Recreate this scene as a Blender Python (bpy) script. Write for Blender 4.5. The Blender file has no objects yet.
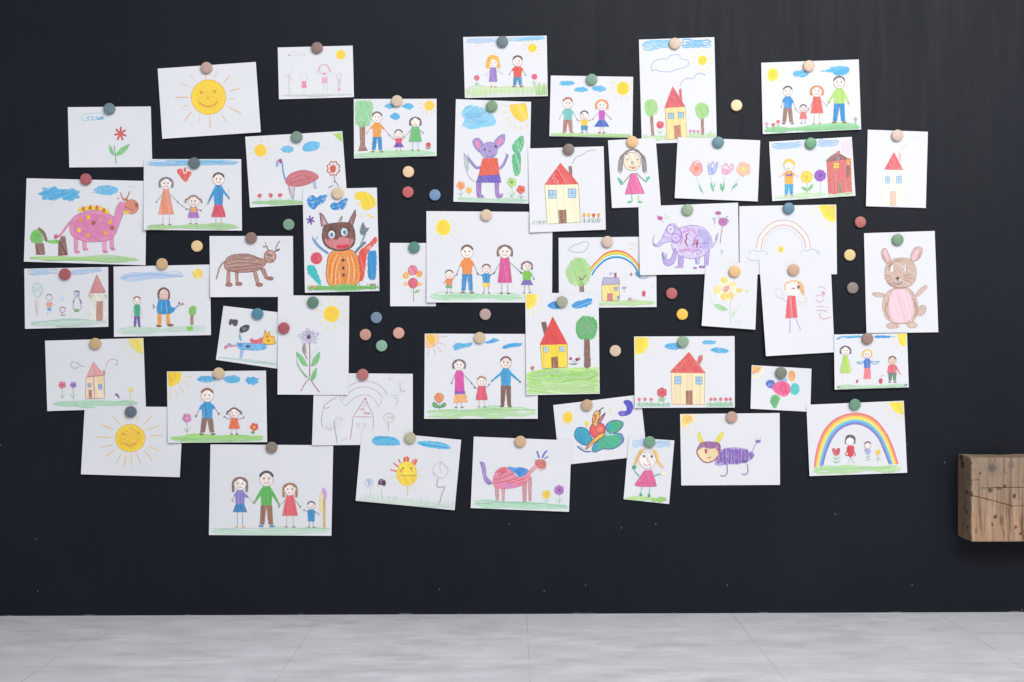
import bpy, math, random
from mathutils import Matrix, Vector

random.seed(7)
SC = bpy.context.scene
COL = SC.collection
U = 0.0025            # one board unit = 2.5 mm on the wall
D = 3.0               # camera distance to the wall
ROLL = 0.0039
HZ = 273 * U          # camera height above the floor
CR, SR = math.cos(ROLL), math.sin(ROLL)

SC.view_settings.view_transform = 'Standard'
SC.view_settings.look = 'None'
SC.view_settings.gamma = 1.0
SC.view_settings.exposure = 0.0
SC.view_settings.use_curve_mapping = False


def wall_xz(p, depth=0.0):
    """plan of the wall (board units, origin top left of the plan) -> metres on a plane `depth` in front of the wall"""
    dx, dy = p[0] - 512.0, 341.0 - p[1]
    k = U * (1.0 - depth / D)
    return (dx * CR + dy * SR) * k, HZ + (-dx * SR + dy * CR) * k


def lin(c):
    c /= 255.0
    return c / 12.92 if c <= 0.04045 else ((c + 0.055) / 1.055) ** 2.4


def hexlin(h):
    return tuple(lin(int(h[i:i + 2], 16)) for i in (0, 2, 4))


# ------------------------------------------------------------------ materials
def new_mat(name):
    m = bpy.data.materials.new(name)
    m.use_nodes = True
    nt = m.node_tree
    b = nt.nodes['Principled BSDF']
    return m, nt, b


def node(nt, typ, **kw):
    n = nt.nodes.new(typ)
    for k, v in kw.items():
        if hasattr(n, k):
            setattr(n, k, v)
        else:
            n.inputs[k].default_value = v
    return n


def math_node(nt, op, a, b=None, c=None, clamp=False):
    n = nt.nodes.new('ShaderNodeMath')
    n.operation = op
    n.use_clamp = clamp
    for i, v in enumerate((a, b, c)):
        if v is None:
            continue
        if isinstance(v, (int, float)):
            n.inputs[i].default_value = v
        else:
            nt.links.new(v, n.inputs[i])
    return n.outputs[0]


def mixc(nt, fac, a, b, mode='MIX'):
    n = nt.nodes.new('ShaderNodeMix')
    n.data_type = 'RGBA'
    n.blend_type = mode
    n.clamp_factor = True
    for i, v in ((0, fac), (6, a), (7, b)):
        if isinstance(v, (int, float)):
            n.inputs[i].default_value = v
        elif isinstance(v, tuple):
            n.inputs[i].default_value = v if len(v) == 4 else v + (1,)
        else:
            nt.links.new(v, n.inputs[i])
    return n.outputs[2]


def noise(nt, vec, scale, detail=3, rough=.5, mscale=None):
    if mscale:
        mp = nt.nodes.new('ShaderNodeMapping')
        mp.inputs['Scale'].default_value = mscale
        nt.links.new(vec, mp.inputs['Vector'])
        vec = mp.outputs[0]
    n = nt.nodes.new('ShaderNodeTexNoise')
    n.inputs['Scale'].default_value = scale
    n.inputs['Detail'].default_value = detail
    n.inputs['Roughness'].default_value = rough
    nt.links.new(vec, n.inputs['Vector'])
    return n.outputs['Fac']


def ramp(nt, fac, stops):
    n = nt.nodes.new('ShaderNodeValToRGB')
    el = n.color_ramp.elements
    while len(el) < len(stops):
        el.new(0.5)
    for e, (p, c) in zip(el, stops):
        e.position = p
        e.color = c if len(c) == 4 else tuple(c) + (1,)
    nt.links.new(fac, n.inputs[0])
    return n.outputs[0]


def coords(nt, kind='Object'):
    return nt.nodes.new('ShaderNodeTexCoord').outputs[kind]


def paper_material():
    m, nt, b = new_mat('drawing_paper')
    at = nt.nodes.new('ShaderNodeAttribute')
    at.attribute_name = 'pigment'
    co = coords(nt)
    g = math_node(nt, 'MULTIPLY_ADD', noise(nt, co, 620, 2, .6), .5, math_node(nt, 'MULTIPLY', noise(nt, co, 190, 2, .6), .5))
    g2 = noise(nt, co, 12, 2, .5)
    # wax and pencil only catch the tooth of the paper
    cov = math_node(nt, 'MULTIPLY_ADD', math_node(nt, 'SUBTRACT', at.outputs['Alpha'], .5), 2.2, math_node(nt, 'MULTIPLY_ADD', g, -4.2, 2.6), clamp=True)
    has = math_node(nt, 'GREATER_THAN', at.outputs['Alpha'], 0.01)
    cov = math_node(nt, 'MULTIPLY', cov, has)
    paper = mixc(nt, g2, PAPER_A, PAPER_B)
    col = mixc(nt, cov, paper, at.outputs['Color'])
    nt.links.new(col, b.inputs['Base Color'])
    b.inputs['Roughness'].default_value = .75
    b.inputs['Specular IOR Level'].default_value = .2
    return m


PAPER_A = (.715, .72, .76)
PAPER_B = (.755, .755, .785)
PAPER = paper_material()


def magnet_material():
    m, nt, b = new_mat('painted_magnet')
    oi = nt.nodes.new('ShaderNodeObjectInfo')
    co = coords(nt)
    g = noise(nt, co, 420, 3, .7)
    dark = mixc(nt, .4, oi.outputs['Color'], (0.02, 0.02, 0.02), 'MIX')
    base = mixc(nt, .09, oi.outputs['Color'], (.70, .68, .65))
    light = mixc(nt, .22, oi.outputs['Color'], (.9, .88, .84), 'MIX')
    c = mixc(nt, ramp(nt, g, [(.25, (0, 0, 0)), (.5, (1, 1, 1))]), dark, base)
    c = mixc(nt, ramp(nt, g, [(.5, (0, 0, 0)), (.85, (1, 1, 1))]), c, light)
    nt.links.new(c, b.inputs['Base Color'])
    b.inputs['Roughness'].default_value = .38
    b.inputs['Specular IOR Level'].default_value = .45
    bp = node(nt, 'ShaderNodeBump', Strength=.25, Distance=.0006)
    nt.links.new(g, bp.inputs['Height'])
    nt.links.new(bp.outputs[0], b.inputs['Normal'])
    return m


MAGNET = magnet_material()


def link_mesh(name, verts, faces, mat, smooth=False):
    me = bpy.data.meshes.new(name)
    me.from_pydata(verts, [], faces)
    me.update()
    o = bpy.data.objects.new(name, me)
    me.materials.append(mat)
    if smooth:
        me.polygons.foreach_set('use_smooth', [True] * len(me.polygons))
    COL.objects.link(o)
    return o


def tag(o, label, cat, group=None):
    o['label'] = label
    o['category'] = cat
    if group:
        o['group'] = group
    return o


# ------------------------------------------------------------------ a sheet of paper with a crayon drawing on it
K = '41404a'; G = '9a9aa6'; BR = '7d4c38'; DB = '5f3a2c'; R = 'e2463c'; CR_ = 'd84a56'; PK = 'e8629c'; LP = 'f0a4c4'
MG = 'c44fb6'; PU = '7f5bb5'; LV = 'ab9ad8'; BL = '2a8fd2'; LB = '6db4e8'; SKY = '8fc0ee'; DBL = '4a5fc0'
GR = '3fae5c'; PG = '9fd6ab'; LG = '8fcf62'; YG = 'b4dd5e'; YE = 'fbd426'; PY = 'faf0c4'; OR = 'f59a34'; DO = 'ee6a2c'
SK = 'fbece5'; SL = '8a706c'; TE = '2fa59c'; CB = '4aa5e0'

SHEETS = {}


class Sheet:
    def __init__(self, key, corners, layer=0, lift=(1, 1, 5, 5), crop=(0, 0, 1)):
        self.c = corners              # tl, tr, br, bl in board units
        self.layer, self.lift = layer, tuple(1.35 * q for q in lift)
        self.base = 0.0008 + 0.0013 * layer
        self.ox, self.oy, self.s = crop
        self.v, self.f, self.fc = [], [], []
        self.k = 0
        self.adv = .6
        self.key = key
        SHEETS[key] = self
        cx = sum(p[0] for p in corners) / 4
        cy = sum(p[1] for p in corners) / 4
        x, z = wall_xz((cx, cy))
        self.origin = Vector((x, 0, z))
        self.nu, self.nv = 22, 18
        n = self.nu + 1
        for side in (0.0, 0.00025):
            for j in range(self.nv + 1):
                for i in range(self.nu + 1):
                    u, v = i / self.nu, j / self.nv
                    self.v.append(self.at_uv(u, v, -side))
        off = n * (self.nv + 1)
        self.n_grid = len(self.v)
        for j in range(self.nv):
            for i in range(self.nu):
                a = j * n + i
                self.f.append((a, a + n, a + n + 1, a + 1))
                self.f.append((off + a, off + a + 1, off + a + n + 1, off + a + n))
        rim = [i for i in range(n)] + [j * n + self.nu for j in range(1, self.nv + 1)] + \
              [self.nv * n + i for i in range(self.nu - 1, -1, -1)] + [j * n for j in range(self.nv - 1, 0, -1)]
        for a in rim:
            self.v.append(self.v[a]); self.v.append(self.v[off + a])
        r0, nr = self.n_grid, len(rim)
        for q in range(nr):
            a, b2 = r0 + 2 * q, r0 + 2 * ((q + 1) % nr)
            self.f.append((a, b2, b2 + 1, a + 1))
        self.n_paper = len(self.v)
        self.nf_paper = len(self.f)
        self.fc = [(0.8, 0.8, 0.8, 0.0)] * len(self.f)

    def depth_uv(self, u, v):
        a, b, c, d = self.lift          # tl tr bl br in mm
        p = 2.3
        u = min(max(u, 0), 1); v = min(max(v, 0), 1)
        return self.base + .001 * (a * (1 - u) ** p * (1 - v) ** p + b * u ** p * (1 - v) ** p + c * (1 - u) ** p * v ** p + d * u ** p * v ** p)

    def at_uv(self, u, v, off=0.0):
        tl, tr, br, bl = self.c
        px = (1 - v) * ((1 - u) * tl[0] + u * tr[0]) + v * ((1 - u) * bl[0] + u * br[0])
        py = (1 - v) * ((1 - u) * tl[1] + u * tr[1]) + v * ((1 - u) * bl[1] + u * br[1])
        d = self.depth_uv(u, v) + off
        x, z = wall_xz((px, py), d)
        return (x - self.origin.x, -d, z - self.origin.z)

    def uv(self, p):
        tl, tr, br, bl = self.c
        u = v = .5
        for _ in range(4):
            ex = (1 - v) * ((1 - u) * tl[0] + u * tr[0]) + v * ((1 - u) * bl[0] + u * br[0]) - p[0]
            ey = (1 - v) * ((1 - u) * tl[1] + u * tr[1]) + v * ((1 - u) * bl[1] + u * br[1]) - p[1]
            xu = (1 - v) * (tr[0] - tl[0]) + v * (br[0] - bl[0]); yu = (1 - v) * (tr[1] - tl[1]) + v * (br[1] - bl[1])
            xv = (1 - u) * (bl[0] - tl[0]) + u * (br[0] - tr[0]); yv = (1 - u) * (bl[1] - tl[1]) + u * (br[1] - tr[1])
            dt = xu * yv - xv * yu
            u -= (ex * yv - ey * xv) / dt
            v -= (ey * xu - ex * yu) / dt
        return u, v

    def pt(self, p, off):
        u, v = self.uv(p)
        return self.at_uv(min(max(u, .004), .996), min(max(v, .006), .994), off)

    def C(self, p):
        return (self.ox + p[0] * self.s, self.oy + p[1] * self.s)

    # --- strokes, in board units
    def ribbon(self, pts, w, rgba, off, taper=False):
        q = [pts[0]]
        for a, b in zip(pts, pts[1:]):
            n = max(1, int(math.hypot(b[0] - a[0], b[1] - a[1]) / 5))
            for i in range(1, n + 1):
                q.append((a[0] + (b[0] - a[0]) * i / n, a[1] + (b[1] - a[1]) * i / n))
        m = len(q)
        if m < 2:
            return
        base = len(self.v)
        adv = self.adv
        for i, p in enumerate(q):
            a, b = q[max(i - 1, 0)], q[min(i + 1, m - 1)]
            dx, dy = b[0] - a[0], b[1] - a[1]
            l = math.hypot(dx, dy) or 1e-6
            h = w / 2 * (.6 if taper and i in (0, m - 1) else 1)
            nx, ny = -dy / l * h, dx / l * h
            lv = off + adv * i / m
            self.v.append(((p[0] + nx, p[1] + ny), lv))
            self.v.append(((p[0] - nx, p[1] - ny), lv))
        for i in range(m - 1):
            j = base + 2 * i
            self.f.append((j, j + 2, j + 3, j + 1))
            self.fc.append(rgba)

    def off(self):
        self.k += 1
        return self.k

    def rgba(self, c, a=1.0, j=0.0):
        h = [int(c[i:i + 2], 16) for i in (0, 2, 4)]
        if h[2] > h[1] > h[0] and h[2] - h[0] > 90:      # the blue crayons lean to cyan
            c = '%02x%02x%02x' % (max(h[0] - 22, 0), min(h[1] + 7, 255), h[2])
        r, g, b = (q * .9 + .05 for q in hexlin(c))
        if a < .82:            # a light touch leaves a paler mark
            k = .3 + .7 * a / .82
            r, g, b = (.72 + (q - .72) * k for q in (r, g, b))
            a = .82
        t = 1 + random.uniform(-j, j)
        return (min(r * t, 1), min(g * t, 1), min(b * t, 1), a)

    @staticmethod
    def smooth(pts, closed=False, n=5):
        m = len(pts)
        if m < 3:
            return list(pts)
        out = []
        rng = range(m) if closed else range(m - 1)
        for i in rng:
            if closed:
                p0, p1, p2, p3 = pts[i - 1], pts[i], pts[(i + 1) % m], pts[(i + 2) % m]
            else:
                p0, p1, p2, p3 = pts[max(i - 1, 0)], pts[i], pts[i + 1], pts[min(i + 2, m - 1)]
            for k in range(n):
                t = k / n
                out.append(tuple(.5 * (2 * p1[a] + (p2[a] - p0[a]) * t + (2 * p0[a] - 5 * p1[a] + 4 * p2[a] - p3[a]) * t * t
                                       + (3 * p1[a] - p0[a] - 3 * p2[a] + p3[a]) * t ** 3) for a in (0, 1)))
        if not closed:
            out.append(tuple(pts[-1]))
        return out

    def fillbu(self, poly, c, ang, sp, cov, a, jit, off, cj=.2):
        ca, sa = math.cos(math.radians(ang)), math.sin(math.radians(ang))
        rp = [(x * ca + y * sa, -x * sa + y * ca) for x, y in poly]
        y = min(p[1] for p in rp) + sp * .5
        y1 = max(p[1] for p in rp)
        m = len(rp)
        if a < .8:                 # lighter pressure: thinner marks, paper or the colour below shows between
            cov *= .35 + .65 * a / .8
        row = 0
        self.k += 1
        while y < y1:
            row += 1
            xs = []
            for i in range(m):
                (ax, ay), (bx, by) = rp[i], rp[(i + 1) % m]
                if (ay <= y) != (by <= y):
                    xs.append(ax + (y - ay) / (by - ay) * (bx - ax))
            xs.sort()
            for i in range(0, len(xs) - 1, 2):
                a0, a1 = xs[i] + random.uniform(-jit, jit), xs[i + 1] + random.uniform(-jit, jit)
                if a1 - a0 < .15:
                    continue
                t = random.uniform(-jit, jit) * .4
                pp = [(a0, y), (a1, y + t)]
                self.ribbon([(px * ca - py * sa, px * sa + py * ca) for px, py in pp], sp * cov * random.uniform(.7, 1.25), self.rgba(c, max(a, .82), cj), off + row % 2)
            y += sp

    # --- drawing vocabulary, in the sheet's own scale
    def L(self, pts, c=K, w=.5, a=.8, sm=True, closed=False):
        q = [self.C(p) for p in pts]
        if sm and len(q) > 2:
            q = self.smooth(q, closed)
        if closed:
            q.append(q[0])
        self.ribbon(q, w, self.rgba(c, a, .05), self.off(), True)

    def F(self, poly, c, ang=65, sp=.85, cov=.98, a=.78, jit=.3, o=None, ow=.45, oa=.8, sm=False, cj=.12):
        q = [self.C(p) for p in poly]
        if sm:
            q = self.smooth(q, True)
        self.fillbu(q, c, ang + random.uniform(-6, 6), sp, cov, a, jit, self.off(), cj)
        if o:
            self.ribbon(q + [q[0]], ow, self.rgba(o, oa, .05), self.off())

    def B(self, poly, c, **k):
        self.F(poly, c, sm=True, **k)

    def ell(self, x, y, rx, ry, a0=0, a1=360, n=20):
        return [(x + rx * math.cos(math.radians(a0 + (a1 - a0) * i / n)), y - ry * math.sin(math.radians(a0 + (a1 - a0) * i / n))) for i in range(n + 1)]

    def E(self, x, y, rx, ry=None, c=R, **k):
        self.F(self.ell(x, y, rx, ry or rx)[:-1], c, **k)

    def O(self, x, y, rx, ry=None, c=K, w=.45, a=.7, a0=0, a1=360):
        self.L(self.ell(x, y, rx, ry or rx, a0, a1), c, w, a, sm=False)

    def sun(self, x, y, r, c=YE, n=12, l=(1.35, 1.9), rc='f5c93c', a0=0, a1=360, w=.8, ra=.75, a=.95, ry=None):
        self.E(x, y, r, ry or r, c, a=a, cov=1.3, cj=.04)
        self.E(x, y, r * .8, (ry or r) * .8, 'fac91e', a=.4, ang=20, cj=.05)
        for i in range(n):
            t = math.radians(a0 + (a1 - a0) * (i + .5) / n + random.uniform(-4, 4))
            l0, l1 = l[0] + random.uniform(-.05, .05), l[1] + random.uniform(-.15, .15)
            self.L([(x + r * l0 * math.cos(t), y - r * l0 * math.sin(t)), (x + r * l1 * math.cos(t), y - r * l1 * math.sin(t))], rc, w, ra)

    def cloud(self, x, y, rx, ry, c=LB, a=.8, o=None):
        n = 14
        pts = []
        for i in range(n):
            t = 2 * math.pi * i / n
            k = ((.84, 1.06) if ry > .5 * rx else (.96, 1.03))[i % 2] + random.uniform(-.05, .05)
            pts.append((x + rx * k * math.cos(t), y + ry * k * math.sin(t)))
        self.B(pts, c, ang=-20, a=a, jit=.5, o=o, cov=.9)
        self.B([(x + (px - x) * .7, y + (py - y) * .65) for px, py in pts], c, ang=-35, a=a * .6, jit=.6, cov=.6)

    def streaks(self, x0, y0, x1, y1, h, c=SKY, n=9, w=.9, a=.6, sl=0):
        off = self.off()
        self.k += n
        ph = [random.uniform(0, 6.28) for _ in range(3)]
        fr = random.uniform(5, 9)
        blue = int(c[4:6], 16) > int(c[2:4], 16)
        for i in range(n):
            t0, t1 = random.uniform(0, .35), random.uniform(.6, 1)
            if i % 4 == 0:
                t0, t1 = random.uniform(0, .05), random.uniform(.95, 1)
            e = (i + .5) / n - .5
            pts = []
            for k in range(9):
                t = t0 + (t1 - t0) * k / 8
                env = (.78 + .12 * math.sin(fr * t + ph[0])) if blue else (.6 + .25 * math.sin(fr * t + ph[0]) + .17 * math.sin(2.3 * fr * t + ph[1]))
                env *= min(1, .35 + 5 * t, .35 + 5 * (1 - t))
                pts.append(self.C((x0 + (x1 - x0) * t, y0 + (y1 - y0) * t + e * h * 1.35 * env + random.uniform(-.08, .08) * h + .1 * h * math.sin(4 * t + ph[2]))))
            self.ribbon(self.smooth(pts), w * random.uniform(.6, 1.25), self.rgba(c, a * random.uniform(.55, 1.25), .1), off + i, True)

    def blades(self, x0, y0, x1, y1, h, c=LG, n=40, w=.5, a=.6):
        off = self.off()
        self.k += 9
        for i in range(n):
            t = (i + random.random()) / n
            x, y = x0 + (x1 - x0) * t, y0 + (y1 - y0) * t
            hh = h * random.uniform(.55, 1)
            self.ribbon([self.C((x, y)), self.C((x + random.uniform(-.12, .2) * h, y - hh))], w, self.rgba(c, a * random.uniform(.7, 1.2), .1), off + i % 9, True)

    def scribble(self, x, y, rx, ry, c, n=14, w=.7, a=.8):
        pts = []
        for i in range(n):
            t = random.uniform(0, 6.28)
            k = random.uniform(.4, 1)
            pts.append((x + rx * k * math.cos(t), y + ry * k * math.sin(t)))
        self.adv = 8
        self.L(pts, c, w, a)
        self.adv = .6
        self.k += 8

    def flower(self, x, y, r, c, cc=YE, ys=None, gc=GR, n=5, leaf=True, w=.5, a=.75, pr=.5):
        if ys:
            self.L([(x, y + r * .8), (x + r * .08, (y + ys) / 2), (x, ys)], gc, w, .75)
            if leaf:
                m = y + (ys - y) * .68
                h = (ys - y) * .3
                for s in (-1, 1):
                    self.B([(x, m + h * .5), (x + s * r * .5, m), (x + s * r * .95, m - h * .5), (x + s * r * .35, m + h * .4)], gc, a=.65, sp=.6)
        for i in range(n):
            t = 2 * math.pi * i / n + .5
            self.E(x + r * .58 * math.cos(t), y + r * .58 * math.sin(t), r * pr, r * pr, c, a=a, sp=.6)
        if cc:
            self.E(x, y, r * .32, r * .32, cc, a=.9, sp=.5)

    def bloom(self, x, y, r, c, ys=None, gc=GR, w=.5, a=.8):
        self.E(x, y, r, r, c, a=a, sp=.6)
        self.O(x, y, r * .6, r * .6, c, .4)
        if ys:
            self.L([(x, y + r), (x, ys)], gc, w, .8)
            self.L([(x - r * .8, y + (ys - y) * .55), (x, y + (ys - y) * .75), (x + r * .8, y + (ys - y) * .55)], gc, w * 1.3, .7)

    def window(self, x, y, w, h, c='9fcbe8', o='55749c'):
        self.F([(x - w, y - h), (x + w, y - h), (x + w, y + h), (x - w, y + h)], c, a=.75, o=o, ow=.6, oa=.95, sp=.6)
        self.L([(x, y - h), (x, y + h)], o, .55, .9)
        self.L([(x - w, y), (x + w, y)], o, .55, .9)

    def house(self, body, roof, bc, rc, o='8a5a50', door=None, dc=BR, wins=(), ba=.6, ra=.78, wc='9fcbe8'):
        self.F(body, bc, ang=88, a=ba, o=o, cov=1.0)
        self.F(roof, rc, ang=55, a=ra, o=rc, ow=.6, cov=1.0)
        if door:
            self.F(door, dc, ang=85, a=.8, o=dc, ow=.4, sp=.6)
        for wv in wins:
            self.window(*wv, c=wc)

    def tree(self, poly, trunk, c=LG, tc=BR, a=.55, o=None):
        self.F(trunk, tc, ang=88, a=.78, o=tc, ow=.3)
        self.B(poly, c, ang=75, a=a, jit=.8, cov=.9, o=o)
        cx = sum(p[0] for p in poly) / len(poly); cy = sum(p[1] for p in poly) / len(poly)
        self.B([(cx + (p[0] - cx) * .75, cy + (p[1] - cy) * .75) for p in poly], c, ang=50, a=a * .7, jit=1, cov=.55, sp=1.3)

    def person(self, x, y, r, yf, hair='short', hc=BR, top='shirt', tc=BL, bot=None, bc=None, lh=None, rh=None, sw=None, bw=None,
               wy=None, hy=None, ac=SL, shoe=BR, lc=SL, sleeve=True, ta=.88, face=True, lw=.55, sk=SK, ol=SL):
        y0 = y + r
        B = yf - y0
        # arms
        shx = sw if sw else (.45 * r if top == 'dress' else .8 * r)
        for s, hnd in ((-1, lh), (1, rh)):
            if hnd:
                p0 = (x + s * shx * .9, y0 + .1 * B)
                mid = ((p0[0] + hnd[0]) / 2 + s * r * .08, (p0[1] + hnd[1]) / 2 + r * .05)
                self.L([p0, mid, hnd], ac, lw * 1.1, .75)
                self.E(hnd[0], hnd[1], r * .17, r * .2, ac, a=.55, sp=.4)
                if top == 'shirt' and sleeve:
                    k = .9 if sleeve == 'long' else .38
                    e = (p0[0] + (hnd[0] - p0[0]) * k, p0[1] + (hnd[1] - p0[1]) * k)
                    self.L([(x + s * shx * .55, y0 + .1 * B), (x + s * shx * .85, y0 + .13 * B), e], tc, r * self.s * (.42 if sleeve == 'long' else .6), ta, sm=False)
        dx = None
        if top == 'dress':
            hy = hy or y0 + .62 * B
            bw = bw or 1.2 * r
            for s in (-1, 1):
                self.L([(x + s * bw * .42, hy), (x + s * bw * .42, yf)], lc, lw * 1.2, .7)
                self.E(x + s * bw * .5, yf, r * .28, r * .14, shoe, a=.8, sp=.4)
            self.F([(x - shx, y0), (x + shx, y0), (x + bw, hy), (x - bw, hy)], tc, ang=82, a=ta, o=tc, ow=.5)
            self.L([(x - shx, y0), (x - bw, hy), (x + bw, hy), (x + shx, y0)], ol, .3, .5, sm=False)
        else:
            wy = wy or y0 + .45 * B
            lx = bw or .9 * r
            if bot == 'pants':
                hy = hy or yf - .04 * B
                for s in (-1, 1):
                    self.E(x + s * lx * .85, yf, r * .4, r * .16, shoe, a=.8, sp=.4)
                    self.F([(x + s * shx * .95, wy), (x, wy), (x + s * lx * .36, hy), (x + s * lx, hy)], bc, ang=86, a=.88, o=bc, ow=.4)
            else:
                for s in (-1, 1):
                    self.L([(x + s * shx * .5, wy), (x + s * shx * .55, yf)], lc, lw * 1.2, .7)
                    self.E(x + s * shx * .75, yf, r * .3, r * .14, shoe, a=.8, sp=.4)
                hy = hy or wy + .24 * B
                if bot == 'skirt':
                    lx = bw or 1.25 * r
                    self.F([(x - shx * .8, wy), (x + shx * .8, wy), (x + lx, hy), (x - lx, hy)], bc, ang=80, a=.88, o=bc, ow=.4)
                elif bot == 'shorts':
                    for s in (-1, 1):
                        self.F([(x + s * shx * .95, wy), (x, wy), (x + s * lx * .12, hy), (x + s * lx, hy)], bc, ang=86, a=.8, o=bc, ow=.3)
            self.F([(x - .4 * r, y0), (x + .4 * r, y0), (x + shx, y0 + .1 * B), (x + shx * .86, wy), (x - shx * .86, wy), (x - shx, y0 + .1 * B)], tc, ang=84, a=ta, o=tc, ow=.4)
        # head
        hw = r * self.s
        if hair in ('bob', 'long'):
            b = .75 if hair == 'bob' else 1.35
            for s in (-1, 1):
                self.L([(x + s * .5 * r, y - .95 * r), (x + s * 1.08 * r, y - .35 * r), (x + s * 1.12 * r, y + b * .6 * r), (x + s * 1.05 * r, y + b * r)], hc, hw * .42, .8)
        if hair == 'pig':
            for s in (-1, 1):
                self.L([(x + s * .9 * r, y - .5 * r), (x + s * 1.35 * r, y - .25 * r), (x + s * 1.5 * r, y + .35 * r)], hc, hw * .34, .85)
        self.E(x, y, r, r * 1.05, sk, a=.75, o=ol, ow=.4, oa=.7, cov=1.1)
        if hair != 'none':
            self.L(self.ell(x, y, r * .95, r * 1.0, 160 if hair != 'short' else 165, 20 if hair != 'short' else 15, 10), hc, hw * .36, .88, sm=False)
        if hair == 'spiky':
            for i in range(6):
                t = math.radians(35 + i * 22)
                self.L([(x + r * .9 * math.cos(t), y - r * .9 * math.sin(t)), (x + r * 1.3 * math.cos(t + .1), y - r * 1.35 * math.sin(t + .1))], hc, .5, .85)
        if face:
            for s in (-1, 1):
                self.E(x + s * .36 * r, y - .05 * r, r * .12, r * .15, K, a=.95, sp=.3)
            self.L([(x, y + .1 * r), (x + .08 * r, y + .28 * r)], ol, .28, .6)
            self.L(self.ell(x, y + .2 * r, r * .42, r * .42, 205, 335, 6), 'a84840', .45, .85, sm=False)

    def build(self, label, group='crayon drawings pinned on the blackboard'):
        me = bpy.data.meshes.new('crayon_picture')
        step = min(.000012, .0009 / max(self.k, 1))
        self.v = self.v[:self.n_paper] + [self.pt(p, .00006 + step * lv) for p, lv in self.v[self.n_paper:]]
        me.from_pydata(self.v, [], self.f)
        me.materials.append(PAPER)
        at = me.color_attributes.new('pigment', 'FLOAT_COLOR', 'CORNER')
        buf = []
        for poly, c in zip(self.f, self.fc):
            buf.extend(c * len(poly))
        at.data.foreach_set('color', buf)
        sm = [True] * self.nf_paper + [False] * (len(self.f) - self.nf_paper)
        me.polygons.foreach_set('use_smooth', sm)
        me.update()
        o = bpy.data.objects.new('crayon_picture', me)
        o.location = self.origin
        COL.objects.link(o)
        tag(o, label, 'drawing', group)
        self.o = o
        return o

# ================================================================== the drawings
# ---- pink dinosaur
s = Sheet('dino', [(26.6, 178.2), (146.6, 181), (145.5, 265.3), (23.9, 261.6)], 0, (2, 0, 6, 3), (20, 150, .16602))
s.cloud(190, 262, 80, 45, CB); s.cloud(300, 268, 62, 40, CB); s.cloud(520, 242, 72, 30, LB); s.L([(430, 257), (480, 255)], LB, .8); s.L([(652, 219), (698, 219)], LB, .7)
s.F([(92, 562), (142, 562), (152, 630), (97, 630)], '7f4a38', o='7f4a38')
s.L([(108, 472), (142, 500), (160, 552)], '8a5f52', 3.2)
s.B([(62, 520), (80, 485), (115, 482), (135, 515), (140, 548), (110, 562), (72, 555)], '6cc04c', a=.85)
s.L([(85, 545), (92, 520), (110, 510), (122, 525)], '4f9a40', .6)
s.B([(158, 550), (200, 540), (250, 545), (245, 562), (190, 564)], '7cc95a', a=.85)
s.F([(232, 560), (248, 520), (272, 520), (288, 632), (230, 637)], '7f4a38', o='7f4a38')
s.L([(305, 430), (270, 475), (240, 515), (215, 524)], 'd880ae', 2.4, .8); s.E(216, 522, 12, 16, 'c9507c', a=.8)
for x, y0, y1 in ((337, 515, 612), (388, 525, 595), (508, 540, 610), (552, 525, 592)):
    s.F([(x - 13, y0), (x + 13, y0), (x + 11, y1), (x - 11, y1)], 'e79abf', ang=88, o='c9639a', ow=.35); s.E(x + 6, y1 + 3, 17, 10, 'dd7ba8', a=.8)
s.B([(300, 450), (325, 402), (390, 372), (470, 365), (540, 385), (572, 425), (575, 490), (550, 535), (470, 553), (380, 547), (312, 515)], 'e58bb8', a=.92, cov=1.05, ang=30, o='b9588f', ow=.5)
s.B([(320, 470), (350, 415), (450, 380), (545, 420), (545, 500), (440, 540), (340, 520)], 'dd74aa', a=.5, ang=30, sp=1.3)
s.F([(560, 430), (580, 345), (600, 315), (632, 312), (628, 370), (600, 440), (575, 510)], 'e58bb8', a=.92, ang=70, o='b9588f')
s.E(672, 342, 42, 44, 'dd8b72', a=.95, cov=1.05, o='b5604e'); s.E(702, 332, 10, 14, 'a5483c'); s.L([(632, 340), (655, 352), (685, 362)], '9a5338', .8); s.E(640, 378, 16, 9, YE)
s.L([(622, 302), (612, 275), (606, 256)], 'b5652f', 1.1); s.L([(636, 300), (652, 272), (660, 248)], 'b5652f', 1.1); s.F([(618, 292), (650, 290), (648, 306), (624, 306)], 'b5652f'); s.E(592, 292, 8, 6, 'e58bb8')
for i in range(9):
    x = 362 + i * 20.5; y = 362 - 16 * math.sin((i + .6) / 9 * 3.14) + (i > 6) * 8
    s.B([(x - 11, y + 12), (x - 8, y - 8), (x + 4, y - 14), (x + 12, y + 12)], (YE, 'd97a28')[i % 2], a=.95, sp=.5)
for x, y, c in ((366, 420, 'f1a92c'), (411, 405, YE), (355, 482, YE), (411, 514, 'f2b03a'), (515, 499, 'f3a93a'), (541, 434, 'f7c22e'), (443, 439, 'b0582c'), (555, 470, 'b0582c'), (488, 420, 'f0a0a0')):
    s.E(x, y, 12, 14, c, a=.95, sp=.5)
s.streaks(50, 648, 720, 662, 34, LG, 14, 1.1, .6); s.streaks(60, 655, 500, 660, 18, '9ccf62', 8, 1, .7)
s.build('drawing of a pink spotted dinosaur with a yellow back crest beside brown tree stumps')

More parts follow.
